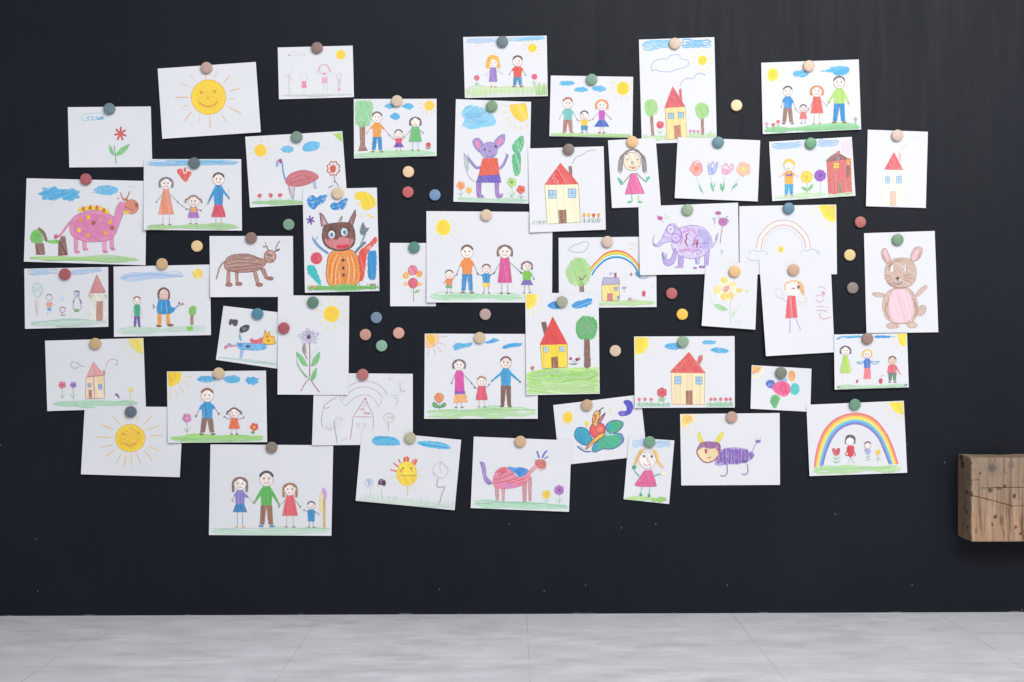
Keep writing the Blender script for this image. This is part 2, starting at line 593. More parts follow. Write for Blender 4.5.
# ---- red flower
s = Sheet('redflower', [(67.8, 107.2), (150.8, 106.4), (152.3, 166.8), (69.3, 167.4)], 0, (2, 3, 4, 0), (60, 30, .16602))
s.L([(140, 545), (130, 525), (160, 505), (240, 500), (268, 510)], '6fb3da', .5, .6); s.L([(135, 545), (200, 542), (265, 535)], '6fb3da', .5, .6)
for x in (170, 195, 222, 250):
    s.L([(x + 10, 518), (x - 6, 528), (x + 8, 540)], '5b9fd6', .9, .6)
s.F([(225, 530), (262, 520), (268, 535), (230, 542)], '5b9fd6', a=.6)
for i in range(7):
    t = i * 6.283 / 7 + 1.5
    s.L([(364 + 10 * math.cos(t), 625 - 10 * math.sin(t)), (364 + 37 * math.cos(t), 625 - 42 * math.sin(t))], 'cf5058', 3.3, .95)
s.E(364, 625, 13, 14, 'e0653c', a=.95)
s.ox, s.oy, s.s = 60, 100, .1
s.L([(540, 450), (556, 560), (560, 640)], '55b058', 1.0); s.L([(560, 560), (600, 500), (700, 440)], '55b058', .9); s.B([(565, 555), (610, 480), (690, 450), (640, 530)], '7cc878', a=.7); s.B([(545, 555), (520, 480), (490, 450), (500, 520)], '7cc878', a=.7)
s.build('drawing of a single small red flower on a green stem, mostly blank')

# ---- big smiling sun with many rays
s = Sheet('bigsun', [(157.7, 68.6), (255.8, 61.9), (260.8, 132.2), (162.3, 138.8)], 0, (3, 3, 5, 6), (140, 60, .15686))
s.E(437, 237, 111, 111, 'fad52a', a=1, cov=1.3, o='eba93a', ow=.8, cj=.04); s.E(437, 237, 85, 85, 'f9cb22', a=.4, ang=20, sp=1.0, cj=.05)
for a in ((355, 133, 318, 88), (418, 120, 417, 85), (470, 116, 494, 68), (535, 146, 578, 96), (565, 200, 638, 180), (565, 247, 610, 247), (560, 296, 648, 342), (520, 346, 550, 394), (445, 358, 448, 432), (385, 356, 374, 396), (332, 330, 278, 392), (313, 284, 264, 303), (306, 238, 222, 237), (315, 170, 258, 145)):
    s.L([a[:2], a[2:]], 'e9ab46', .95, .75)
s.E(391, 207, 9, 9, 'd98a24', a=.95); s.E(475, 201, 9, 9, 'd98a24', a=.95); s.L([(430, 225), (432, 245), (440, 240)], 'e5a324', .7)
s.L([(376, 266), (400, 287), (437, 296), (472, 287), (495, 263)], 'd2691f', .8, .95)
s.build('drawing of a big smiling yellow sun with open eyes on a tilted sheet')

# ---- pale pencil family
s = Sheet('palefamily', [(277.7, 47.5), (352.7, 45.6), (354, 97.1), (279, 99.3)], 0, (2, 2, 4, 3), (270, 35, .09823))
s.sun(720, 200, 48, n=10, rc='f5e39a', ra=.5)
s.L([(185, 208), (230, 180), (290, 178), (340, 195), (360, 208), (190, 208)], 'c4c4d0', .4, .5); s.E(190, 205, 8, 8, 'a9a9b8', a=.5)
s.L([(190, 400), (195, 610)], 'a8a8b6', .6, .6); s.L([(190, 410), (232, 345)], 'a8a8b6', .6, .5); s.L([(140, 430), (190, 405), (240, 495)], 'b8b8c4', .5, .5); s.L([(215, 530), (222, 610)], 'b0b0bd', .5, .5)
s.O(345, 430, 38, 42, 'd8b8b4', .5, .5); s.F([(325, 470), (365, 470), (375, 538), (318, 538)], 'ef7fa0', a=.65); [s.L([(x, 540), (x, 610)], 'c9b8c4', .4, .5) for x in (335, 360)]
s.O(550, 350, 45, 50, 'dba0ae', .6, .6); s.L([(480, 390), (510, 320), (550, 300), (590, 315), (620, 385)], 'd890a4', 1.0, .5); s.E(552, 395, 12, 10, 'd8708c', a=.8)
s.F([(530, 430), (588, 425), (588, 490), (525, 492)], 'eeb2cc', a=.55); [s.L([(x, 492), (x, 595)], 'c9b8c4', .4, .5) for x in (545, 585)]
s.O(704, 420, 26, 30, 'd0a8b8', .5, .5); s.F([(688, 455), (720, 455), (718, 535), (690, 535)], 'd5c4e0', a=.5); s.F([(688, 540), (720, 540), (716, 565), (690, 565)], 'eaa6c0', a=.5); s.L([(700, 565), (702, 600)], 'c0b0c0', .4, .5)
s.streaks(110, 615, 840, 608, 20, 'c4ccc6', 6, .6, .45)
s.build('faint pencil drawing of a pale pink family under a small yellow sun')

# ---- family with a heart
s = Sheet('heartfamily', [(143.8, 159.1), (241.2, 159.1), (242, 230.6), (143.7, 229.9)], 1, (1, 2, 7, 4), (135, 150, .1173))
s.streaks(95, 108, 890, 112, 46, '6aa6de', 14, 1.1, .65)
s.B([(428, 275), (375, 215), (358, 178), (375, 158), (402, 165), (425, 205), (445, 185), (470, 180), (480, 205), (455, 245)], 'e4523e', a=.9, ang=100)
s.E(425, 170, 13, 24, 'e4523e', a=.85); s.L([(405, 172), (420, 205)], 'fbeeee', .6, .9)
s.person(265, 285, 48, 636, 'bob', '77737c', 'dress', 'ef8d68', lh=(183, 445), rh=(365, 445), hy=548, bw=65, ac='7f7b80', shoe='5a6488', lc='9a90a0')
s.person(498, 437, 47, 628, 'pig', '96776c', 'dress', 'a86cc4', lh=(440, 505), rh=(560, 515), hy=578, bw=50, sw=24, lc='a78ea0', shoe='9a7a80')
s.F([(478, 490), (520, 490), (524, 530), (472, 530)], 'efae3a', a=.9); s.L([(365, 445), (440, 505)], '7f7b80', .6)
s.person(712, 248, 50, 628, 'short', '5a4a4c', 'shirt', '2e88cc', 'skirt', 'dc4460', lh=(622, 455), rh=(800, 410), wy=465, hy=570, bw=62, sw=40, sleeve='long', shoe='8a5a48', lc='b08478')
s.L([(800, 320), (800, 400)], '9fc0e0', .8, .5); s.L([(570, 515), (622, 455)], 'c9b4b0', .5)
s.streaks(100, 655, 890, 655, 42, '9ccf7a', 14, 1.1, .6)
s.build('drawing of a family of three with a red heart floating above them')

# ---- red ostrich
s = Sheet('ostrich', [(245.2, 136.7), (342.3, 131.1), (347.5, 202), (250, 207.5)], 0, (2, 4, 3, 0), (235, 125, .1173))
s.sun(218, 217, 53, n=10, l=(1.3, 2.1))
s.cloud(447, 206, 52, 30, LB, o='4a90d0'); s.B([(578, 195), (600, 160), (650, 142), (720, 155), (700, 205), (640, 222), (590, 220)], LB, a=.85, o='4a90d0')
s.F([(835, 80), (915, 60), (918, 150), (880, 120)], YG, a=.8); s.L([(725, 205), (770, 195), (795, 170)], 'c8c8d8', .4)
s.streaks(140, 668, 640, 655, 40, '8cc87c', 12, .9, .65); s.blades(140, 680, 640, 670, 50, '7fc56a', 40)
for x, y in ((210, 602), (304, 600), (384, 597)):
    s.E(x, y, 19, 18, 'dd5a74', a=.9); s.L([(x, y + 18), (x + 5, y + 60)], '6fb85a', .5)
s.B([(432, 480), (470, 420), (560, 388), (640, 395), (712, 440), (650, 490), (560, 520), (470, 518)], 'cf6f78', a=.85, ang=-15, o='a8404c', ow=.6); s.L([(460, 470), (560, 430), (650, 450)], 'b0485a', .6); s.L([(470, 495), (570, 470), (680, 450)], 'b0485a', .6)
s.L([(355, 355), (362, 310), (385, 295), (402, 320), (410, 390), (428, 470)], '5a86c4', 1.4, .8); s.F([(375, 330), (360, 335), (352, 362), (372, 355)], '9cc0e6', a=.7); s.E(388, 307, 14, 18, 'c8405a', a=.95)
s.F([(458, 520), (505, 520), (500, 600), (478, 600)], 'f0c8c8', a=.6); s.L([(455, 520), (470, 580), (495, 635)], '6a8cc4', .8); s.L([(508, 520), (502, 590), (495, 635)], '6a8cc4', .8)
s.L([(665, 490), (672, 535)], 'a0b4dc', .6); s.F([(672, 480), (688, 480), (700, 540), (668, 540)], 'b8c6ea', a=.6)
s.L([(840 + (58 if i % 2 else 47) * math.cos(i * .3927), 370 + (64 if i % 2 else 52) * math.sin(i * .3927)) for i in range(16)], 'c25450', .95, .9, closed=True); s.E(835, 373, 26, 34, 'e4572e', a=.9)
s.L([(845, 435), (850, 480), (835, 515), (795, 532)], '6a6470', .7); s.L([(850, 470), (870, 500), (885, 525)], '6a6470', .6); s.E(838, 505, 12, 18, 'e0e0ee')
s.build('drawing of a red ostrich with a blue neck under two clouds')

# ---- orange creature with buttons
s = Sheet('critter', [(302.6, 189.2), (376.9, 187.6), (379.5, 290.9), (305, 292.7)], 1, (1, 2, 3, 5), (295, 180, .17606))
for q in ([(65, 110), (95, 85), (120, 100), (150, 85), (185, 85), (170, 125), (125, 145), (105, 172), (75, 150)], [(195, 145), (215, 125), (245, 130), (300, 100), (295, 140), (270, 170), (215, 172)]):
    cx = sum(t[0] for t in q) / len(q); cy = sum(t[1] for t in q) / len(q)
    s.B([(cx + (t[0] - cx) * .95, cy + (t[1] - cy) * .95) for t in q], '0a86d0', a=.8, cov=.8, ang=60, jit=.8)
    s.adv = 12
    s.L([t for k, w2 in enumerate(q) for t in ((cx + (w2[0] - cx) * .88, cy + (w2[1] - cy) * .88), (cx + (w2[0] - cx) * .3 + random.uniform(-14, 14), cy + (w2[1] - cy) * .3))], '0078c8', 1.5, .95)
    s.adv = .6; s.k += 12
s.B([(345, 75), (395, 65), (445, 95), (460, 140), (430, 165), (395, 170), (370, 140), (375, 115), (340, 110)], 'f8d62c', a=.95, cov=1.05); s.L([(410, 190), (430, 205), (452, 215)], YE, 1.4); s.L([(370, 190), (375, 212)], YE, 1.2); s.L([(340, 135), (370, 130)], YE, 1)
for i in range(6):
    t = i * 1.047 + .3
    s.L([(88, 228), (88 + 24 * math.cos(t), 228 + 26 * math.sin(t))], '6a3f9c', 2.8, .95)
s.L([(100, 330), (120, 360), (150, 390), (190, 418)], '6e93bd', 2.6, .95); s.L([(108, 348), (100, 318)], '86b0d4', 1.6); s.L([(118, 352), (128, 316)], '7aa4cc', 1.4)
s.L([(340, 415), (370, 380), (402, 352)], '5c7286', 2.4, .95); s.L([(372, 370), (395, 315), (398, 295)], '8aa2b4', 2.2)
s.B([(370, 275), (388, 240), (400, 270), (422, 272), (405, 300), (385, 315), (372, 300)], '6a7480', a=.95)
s.L([(258, 245), (268, 205), (246, 240)], '5f5f66', .9)
s.E(122, 445, 33, 35, 'df4160', a=1, cov=1.05); s.B([(70, 490), (105, 485), (130, 530), (150, 600), (110, 570), (75, 530)], '35b4bc', a=.9, ang=60); s.B([(415, 420), (435, 403), (462, 415), (458, 550), (438, 568), (415, 545)], '0a80c8', a=1, cov=1.0, ang=80)
s.B([(352, 460), (370, 400), (420, 360), (455, 322), (465, 350), (430, 390), (408, 430), (400, 500), (390, 560), (372, 575), (362, 520)], 'e5493a', a=.95, ang=75, cov=1.0); s.B([(405, 385), (430, 370), (425, 395)], 'f5c0b0', a=.8)
s.B([(180, 490), (190, 430), (215, 405), (250, 398), (310, 395), (345, 420), (365, 480), (370, 560), (345, 595), (270, 605), (200, 600), (178, 550)], 'f0973a', a=.95, cov=1.0, ang=80, o='8a4a4a', ow=.7); s.B([(200, 490), (230, 420), (320, 420), (350, 500), (340, 580), (210, 585)], 'e67a1e', a=.6, ang=75, sp=1.5, cov=.6)
s.F([(140, 185), (160, 200), (188, 250), (150, 265)], 'a77a86', a=.9, o='5c3a3c', ow=.8); s.F([(342, 168), (345, 200), (330, 258), (300, 245)], '9a6a62', a=.9, o='5c3a3c', ow=.8); s.F([(155, 205), (178, 248), (158, 255)], 'd8a2b4', a=.7)
s.B([(155, 310), (170, 260), (230, 245), (305, 245), (335, 280), (340, 350), (315, 385), (265, 402), (200, 390), (165, 360)], '7a4236', a=1, cov=1.05, o='4a2a28', ow=1.0); s.B([(168, 340), (200, 335), (240, 338), (262, 322), (300, 330), (328, 340), (315, 380), (262, 396), (200, 385)], 'd87f84', a=.95); s.L([(165, 345), (190, 380), (260, 398), (315, 380), (335, 345)], '6a3a34', 1.2, .9); s.L([(175, 325), (195, 345)], '8a4a40', 1.4, .9); s.L([(325, 320), (312, 350)], '8a4a40', 1.4, .9); s.B([(175, 300), (190, 265), (300, 262), (320, 290), (250, 300)], '5e3028', a=.7)
s.E(208, 310, 20, 24, 'dfe4ec', o='4a3030', a=1, cov=1.1, sp=.5); s.E(280, 296, 20, 24, 'dfe4ec', o='4a3030', a=1, cov=1.1, sp=.5); s.E(209, 312, 9, 13, '2c6aa8', a=1, sp=.5); s.E(282, 298, 10, 14, '2c7a96', a=1, sp=.5)
s.L([(192, 272), (215, 282)], '2a1a18', .8); s.B([(232, 375), (250, 370), (275, 368), (312, 365), (295, 385), (255, 390)], 'd3233f', a=1, cov=1.1)
for q in ([(205, 580), (215, 480), (245, 420)], [(230, 590), (235, 500), (262, 430)], [(300, 590), (310, 500), (295, 430)], [(330, 580), (338, 510), (320, 430)], [(255, 590), (250, 520)]):
    s.L(q, 'f9c890', 1.0, .9)
for q in ([(195, 560), (200, 470), (225, 420)], [(345, 570), (350, 490), (325, 415)], [(285, 595), (290, 520)], [(218, 585), (228, 470)]):
    s.L(q, 'e07a20', 1.3, .95)
for y in (456, 500, 540):
    s.E(274, y, 8, 9, '2e2a2c', a=1, sp=.5)
s.streaks(65, 618, 475, 608, 26, '6ab84c', 12, 1.2, .85); s.blades(65, 632, 475, 622, 42, '55a83c', 46, .9, .85); s.E(105, 608, 12, 10, 'e8885a'); s.E(440, 595, 20, 7, '9a8a6a')
s.build('drawing of a creature with a brown cat head, orange buttoned body and red tail')

# ---- family beside a tree
s = Sheet('treefamily', [(353.8, 99), (436.6, 98.8), (436.6, 156), (354, 158.4)], 0, (1, 2, 4, 8), (345, 90, .11001))
s.tree([(95, 110), (170, 95), (245, 110), (255, 180), (240, 260), (210, 330), (110, 325), (95, 230)], [(130, 290), (182, 290), (180, 500), (205, 552), (118, 556), (138, 490)], '86cf8c', '96604e', a=.7)
for x, y, rx, ry in ((405, 146, 48, 26), (572, 147, 55, 28), (455, 240, 48, 32)):
    s.B([(x - rx, y), (x - rx * .4, y - ry * .8), (x + rx * .2, y - ry), (x + rx, y), (x + rx * .3, y + ry), (x - rx * .5, y + ry * .7)], '5aa8e2', a=.85, ang=-10)
s.sun(765, 143, 45, n=6, a0=150, a1=330, l=(1.4, 2.1), rc='f2b64a'); s.E(765, 143, 44, 42, 'f7c832', a=.7); s.L([(295, 145), (330, 125)], 'b0c8e0', .5)
s.streaks(85, 590, 830, 575, 62, 'a5dba5', 20, 1.2, .65); s.blades(95, 620, 825, 600, 50, '8ccf8c', 60, .6, .5)
s.person(292, 248, 46, 560, 'short', '7f5f60', 'shirt', 'f29a32', 'pants', '2f80c4', lh=(195, 395), rh=(402, 410), wy=425, hy=545, sw=40, bw=46, shoe='a5604c', ac='c48a84')
s.person(488, 400, 37, 552, 'short', '5f4a50', 'shirt', 'e0506c', 'skirt', '7544a8', lh=(440, 440), rh=(535, 430), wy=480, hy=518, bw=46, sw=28, ac='b08484', shoe='c09090')
s.person(640, 292, 42, 548, 'bob', '55424c', 'dress', '6cc072', lh=(540, 425), rh=(712, 390), hy=470, bw=58, sw=32, lc='5a76b8', shoe='b0706c', ac='b08484'); s.L([(402, 410), (445, 442)], 'b08484', .5)
s.E(757, 497, 22, 24, 'd44a4a', a=.9); s.L([(757, 520), (757, 540)], '4a7a5a', .5); s.L([(730, 520), (755, 535), (782, 520)], '4a7a5a', .7)
s.build('drawing of a couple and child holding hands next to a large green tree')

# ---- purple mouse in a red dress
s = Sheet('mouse', [(455.9, 99.1), (531.1, 101.8), (529, 203.7), (453.4, 201.6)], 0, (2, 3, 3, 0), (445, 90, .17578))
s.B([(95, 130), (130, 88), (190, 95), (230, 110), (285, 160), (285, 195), (230, 210), (150, 222), (100, 205), (110, 165)], '78bce8', a=.85, ang=-30, jit=.8, cov=.85); s.scribble(180, 150, 80, 50, '4f9ad6', 26, .8, .6)
s.F([(370, 85), (460, 75), (474, 160), (440, 182), (400, 160), (372, 120)], 'f8cf2c', a=.95, o='efb83a', cov=1.05)
for a in ((365, 98, 325, 80), (362, 125, 328, 128), (368, 155, 335, 170), (378, 178, 358, 202), (402, 195, 398, 230), (432, 198, 434, 232), (460, 185, 470, 215)):
    s.L([a[:2], a[2:]], 'f3c24a', 1.1, .7)
for q in ([(400, 290), (440, 262), (448, 300), (430, 350), (395, 355), (382, 325)], [(385, 370), (425, 360), (430, 420), (425, 470), (400, 485), (385, 430)]):
    s.B(q, '4fb87a', a=.75, ang=70, jit=.8); s.L(q, '3a9c68', .7, .6)
s.L([(185, 525), (145, 505), (115, 440), (108, 360)], 'c49ab8', 1.0, .7); s.F([(108, 360), (138, 400), (135, 460), (125, 470)], 'a5c8b8', a=.7)
for q in ([(180, 525), (205, 525), (205, 590), (222, 605), (200, 618), (182, 600)], [(285, 525), (305, 525), (308, 590), (330, 590), (318, 612), (290, 605)]):
    s.B(q, '9a70bc', a=.8, o='7a55a0')
s.L([(205, 438), (175, 440), (130, 385)], '9a80c0', 3.0, .85); s.L([(135, 395), (108, 360)], '9478bc', 1.3); s.L([(142, 398), (130, 365)], '9478bc', 1.1); s.L([(310, 450), (335, 420), (358, 365)], '9a80c0', 2.8, .85); s.L([(350, 385), (345, 358)], '9478bc', 1.1)
s.B([(158, 290), (185, 272), (215, 300), (222, 335), (200, 355), (168, 325)], '9c86c8', a=.85, o='77609c'); s.B([(172, 295), (190, 288), (205, 320), (195, 340)], 'e884b4', a=.9)
s.B([(280, 300), (305, 265), (340, 252), (335, 300), (300, 330)], '9c86c8', a=.85, o='77609c'); s.B([(295, 300), (318, 272), (328, 280), (310, 315)], 'e884b4', a=.9)
s.B([(195, 340), (225, 305), (265, 297), (298, 325), (290, 370), (262, 388), (225, 385)], 'a592cf', a=.9, o='77609c', cov=1.0)
s.E(226, 340, 6, 9, '33303c', a=1, sp=.4); s.E(287, 322, 9, 8, '5a4a6c', a=1, sp=.4); s.E(252, 348, 5, 5, '4a4058', a=1, sp=.4); s.L([(232, 375), (255, 382), (275, 372)], '5a4a6c', .6)
s.F([(215, 390), (298, 388), (310, 480), (190, 490)], 'e4583e', a=.92, cov=1.0, o='c94a34'); s.F([(190, 490), (310, 482), (320, 527), (178, 525)], '6a55c0', a=.85, o='54449c')
s.streaks(60, 620, 470, 632, 26, 'a8d8b4', 10, 1.1, .6)
s.flower(90, 543, 24, 'f3a05a', 'ee8040', 608, '4aa59c'); s.flower(137, 570, 17, 'f8c24a', 'f3a03a', 605, '8cc87a', leaf=False); s.flower(380, 525, 26, 'b5dd7a', '4a9a4c', 620, '7cc07a'); s.flower(432, 566, 24, 'e4604a', 'd8403a', 622, '4a9a70')
s.build('drawing of a purple mouse in a red dress with its arms raised')

# ---- girl and boy on striped grass
s = Sheet('twokids', [(463.2, 37), (546.7, 35.6), (547.8, 96.1), (464.9, 98)], 0, (2, 3, 4, 5), (455, 28, .11287))
s.streaks(95, 112, 400, 112, 38, 'a4c6ea', 10, 1.1, .6); s.streaks(470, 100, 800, 90, 30, '7fb0e2', 10, 1.1, .7)
s.sun(685, 177, 38, n=10, l=(1.4, 2.2)); s.L([(145, 165), (190, 158), (240, 162)], 'd0d0d8', .4, .4)
s.streaks(90, 565, 815, 545, 80, 'c9e2a4', 16, 1.2, .55); s.blades(90, 615, 815, 595, 100, 'b4d68c', 70, .7, .55); s.blades(720, 595, 815, 590, 120, '9cca74', 18, 1, .7)
s.person(338, 310, 40, 522, 'none', OR, 'dress', '9a78c4', lh=(275, 415), rh=(420, 405), hy=475, bw=36, sw=24, ac='c9b8bc', shoe='c47468', lc='d8b8b4')
s.B([(275, 350), (278, 290), (305, 245), (345, 240), (385, 262), (402, 350), (380, 355), (372, 300), (345, 278), (315, 290), (302, 355)], 'f5b23a', a=.9, cov=1.0)
s.person(555, 293, 44, 518, 'short', '4f4448', 'shirt', 'e64c38', 'pants', '3a86c0', lh=(482, 408), rh=(625, 415), wy=435, hy=505, sw=36, bw=38, shoe='9a6058', ac='b0949c')
s.bloom(193, 440, 24, 'df6680', 520, '7cc478'); s.bloom(704, 430, 24, 'df5478', 512, '7cc478')
s.build('drawing of a blonde girl and red-shirted boy between two pink flowers')

# ---- family of three under three clouds
s = Sheet('threefamily', [(550.8, 75.5), (633.2, 76.8), (632.4, 137.9), (549.4, 136.2)], 0, (2, 4, 4, 2), (540, 68, .11001))
for x, y, rx, ry in ((243, 138, 72, 24), (372, 196, 62, 24), (537, 187, 65, 28)):
    s.cloud(x, y, rx, ry, '5aaae6', .95)
s.sun(754, 185, 56, n=10, l=(1.35, 2.1), ry=62, a0=100, a1=400)
s.person(253, 320, 46, 592, 'spiky', 'b5604a', 'shirt', '74c0bc', 'pants', 'a87064', lh=(178, 462), rh=(335, 465), wy=470, hy=580, sw=40, bw=44, ac='b89a94', shoe='8a5a58')
s.person(404, 430, 38, 585, 'short', '5c4c50', 'shirt', 'f5c83a', 'shorts', '2f80c4', lh=(350, 480), rh=(455, 475), wy=522, hy=565, sw=30, bw=30, shoe='9a6058', ac='b89a94')
s.person(562, 338, 46, 588, 'bob', 'ec8a4a', 'shirt', 'c85ac0', 'skirt', '4a5cc4', lh=(478, 465), rh=(645, 462), wy=468, hy=532, sw=28, bw=68, shoe='b06058', ac='a88a88', sleeve=False, lc='d0a0a0')
s.L([(335, 465), (360, 485)], 'b89a94', .5)
s.streaks(95, 600, 830, 620, 30, 'a4d67a', 12, 1.1, .65); s.blades(95, 622, 500, 628, 36, '8fc75a', 40); s.blades(500, 625, 830, 632, 36, '6cb04c', 36)
s.build('drawing of a red-haired couple with a small boy in yellow, three clouds above')

# ---- red-roofed house with smoke
s = Sheet('redroof', [(528.1, 148.5), (603.6, 146.3), (605.8, 229.7), (530, 232.4)], 2, (1, 2, 5, 5), (520, 140, .1466))
s.F([(332, 180), (353, 178), (355, 245), (335, 220)], '96604e', a=.9, o='7a4a3c')
s.house([(168, 305), (400, 300), (412, 562), (185, 573)], [(275, 158), (400, 300), (168, 305)], PY, 'e2403c', '7a6a64', [(260, 480), (315, 476), (318, 566), (268, 570)], '8a5a42', ((220, 370, 26, 28), (355, 363, 27, 30)))
s.L([(355, 165), (375, 125), (410, 105), (430, 100), (450, 82), (485, 70), (520, 70)], '7f8494', .5, .7); s.L([(360, 155), (385, 115)], '8fa4c4', .5)
s.blades(85, 578, 180, 575, 32, '6a8a5c', 9, .6, .9); s.L([(85, 560), (180, 555)], '9aa88c', .4)
for x, c in ((438, 'e8a83a'), (470, 'f0b83c'), (502, 'e2502e'), (536, 'e8b43c')):
    s.E(x, 512, 11, 14, c, a=.95, sp=.5); s.L([(x, 525), (x + 2, 563)], '4a7a4a', .6, .9)
s.blades(425, 565, 548, 562, 34, '4a7a5a', 14, .5, .9)
s.build('drawing of a cream house with red roof and chimney smoke, no sun')

# ---- girl in a pink dress
s = Sheet('pinkdress', [(608, 140.3), (655.6, 137.8), (660.9, 206.5), (612, 208)], 1, (1, 0, 5, 0), (600, 130, .16602))
s.L([(190, 390), (192, 430), (175, 436)], '7cc490', 1.2, .9); s.L([(230, 390), (234, 430), (250, 434)], '9ccf6c', 1.2, .9); s.E(178, 434, 13, 7, '3fae7a'); s.E(243, 434, 14, 7, '55b86a')
s.F([(188, 262), (215, 262), (268, 382), (150, 388)], 'e45a9c', a=.9, o='7a4a64', cov=1.0)
s.L([(190, 262), (165, 290), (140, 320)], '8a7468', 1.0, .85); s.L([(218, 258), (245, 285), (275, 312)], '8a7468', 1.0, .85)
s.B([(105, 290), (120, 292), (140, 325), (122, 328)], '3fb58c', a=.9); s.B([(280, 285), (300, 280), (295, 298), (275, 318)], '4fbf9c', a=.9)
for sg, x in ((-1, 0), (1, 0)):
    for k in range(5):
        s.L([(195 + sg * 15, 118 + k * 2), (195 + sg * (46 + k * 4), 134 + k * 4), (195 + sg * (57 + k * 6), 185), (195 + sg * (62 + k * 6), 250 + (k % 3) * 8)], '7a6460', .8, .75)
s.E(193, 190, 52, 56, 'f6e0c8', a=.9, o='7f6a64', cov=1.05); s.L([(150, 150), (172, 125), (200, 117), (228, 125), (248, 152)], '7a6460', 1.6, .75)
for x in (166, 228):
    s.L([(x - 9, 178), (x + 9, 176)], '5a5468', .7, .9); s.L([(x, 166), (x, 190)], '5a5468', .7, .9)
s.O(197, 198, 8, 8, '4a7a7c', .6, .9); s.L([(172, 215), (190, 230), (205, 230), (222, 215)], 'd8684c', .8, .95); s.E(197, 226, 12, 5, 'dd7058')
s.build('drawing of a single big-headed brown-haired girl in a pink dress')

# ---- tall sheet: house between two trees
s = Sheet('tallhouse', [(638.9, 39.6), (714.3, 37.1), (716.8, 141.5), (641.8, 143.8)], 0, (3, 3, 0, 0), (630, 30, .16863))
s.streaks(70, 95, 240, 85, 50, '80b4e4', 14, 1.2, .65); s.streaks(300, 85, 485, 78, 46, '74aae0', 14, 1.2, .7)
s.L([(128, 240), (128, 210), (145, 185), (180, 172), (220, 170), (245, 150), (290, 148), (302, 170), (340, 180), (348, 205), (315, 225), (270, 235), (230, 248), (180, 245), (150, 235)], '8aa4d4', .6, .75, closed=True)
s.sun(430, 180, 27, 'f8de4a', n=10, l=(1.6, 2.5), rc='f6dc5a', w=.9, ry=30)
s.L([(295, 335), (310, 305), (335, 288), (375, 285), (400, 258), (440, 262), (440, 272)], '8f9cc0', .6, .7)
s.F([(290, 350), (305, 345), (310, 425), (295, 415)], 'dc5a64', a=.85)
s.house([(208, 460), (328, 455), (338, 640), (218, 652)], [(253, 335), (326, 452), (205, 462)], 'f6dc94', 'dc5a64', 'b08a5a', [(262, 568), (298, 562), (302, 638), (265, 645)], 'bf7a60', ((243, 510, 16, 17), (302, 505, 16, 17)), ba=.85)
s.tree([(85, 470), (95, 425), (125, 410), (155, 425), (165, 470), (145, 505), (105, 510)], [(118, 492), (134, 492), (143, 628), (128, 628)], 'a2d682', '9c7060', .75); s.tree([(388, 490), (392, 450), (425, 430), (460, 445), (468, 490), (450, 520), (410, 525)], [(420, 495), (436, 495), (438, 625), (424, 625)], 'a2d682', '9c7060', .75)
s.bloom(179, 562, 22, 'e25060', 625, '8ac87a'); [s.bloom(x, 600, 9, 'd884b4', 622, '8ac87a') for x in (358, 380, 404)]
s.streaks(75, 635, 220, 645, 26, 'b4dc94', 8, 1.1, .6); s.streaks(340, 632, 510, 626, 26, 'b4dc94', 8, 1.1, .6); s.blades(75, 650, 220, 655, 40, 'a0d080', 16); s.blades(340, 640, 510, 632, 36, 'a0d080', 18)
s.build('tall drawing of a narrow red-roofed house between two round trees, outlined cloud above')

# ---- family of four holding hands
s = Sheet('fourfamily', [(761.2, 62.7), (858.8, 59.4), (861.1, 129.4), (762.8, 134.1)], 0, (3, 3, 5, 6), (750, 55, .12461))
s.sun(183, 158, 45, 'f9e04a', n=12, l=(1.45, 2.1), rc='f8e47a', ry=52)
s.cloud(405, 150, 62, 28, '5fabe6', .95); s.B([(565, 130), (610, 118), (665, 95), (720, 88), (785, 95), (795, 130), (760, 160), (690, 162), (650, 140)], '5fabe6', a=.9, ang=-15)
s.streaks(105, 598, 885, 568, 52, '7fcf84', 20, 1.3, .75); s.blades(110, 625, 885, 590, 40, '5cb860', 60, .8, .6); s.streaks(105, 610, 885, 580, 30, '58b862', 10, 1, .6)
s.person(303, 292, 38, 550, 'spiky', '6f5650', 'shirt', '3588d4', 'pants', '9a7866', lh=(252, 418), rh=(368, 435), wy=425, hy=540, sw=34, bw=42, ac='a89490', shoe='6a5658')
s.person(428, 428, 29, 546, 'short', '5f4e4e', 'dress', 'f2706a', lh=(385, 455), rh=(468, 442), hy=512, bw=30, sw=18, ac='c09a94', shoe='6a5c5c')
s.person(537, 292, 42, 550, 'bob', 'dc8854', 'dress', 'ea6258', lh=(472, 435), rh=(618, 405), hy=466, bw=50, sw=26, ac='b0928e', shoe='e08a88', lc='dca8a4')
s.person(716, 220, 46, 540, 'short', '6a5658', 'shirt', 'b0dc6a', 'pants', '2f88d0', lh=(632, 380), rh=(792, 388), wy=388, hy=530, sw=42, bw=48, sleeve='long', ac='8fae78', shoe='a06458')
s.L([(368, 435), (385, 455)], 'a89490', .5)
for x, y, c in ((135, 552, 'd8a0c8'), (188, 560, 'dc506c'), (227, 535, 'e05460'), (848, 515, 'c4a4bc')):
    s.bloom(x, y, 14, c, y + 40, '7cc478')
s.build('drawing of a family of four, tall father in light green')

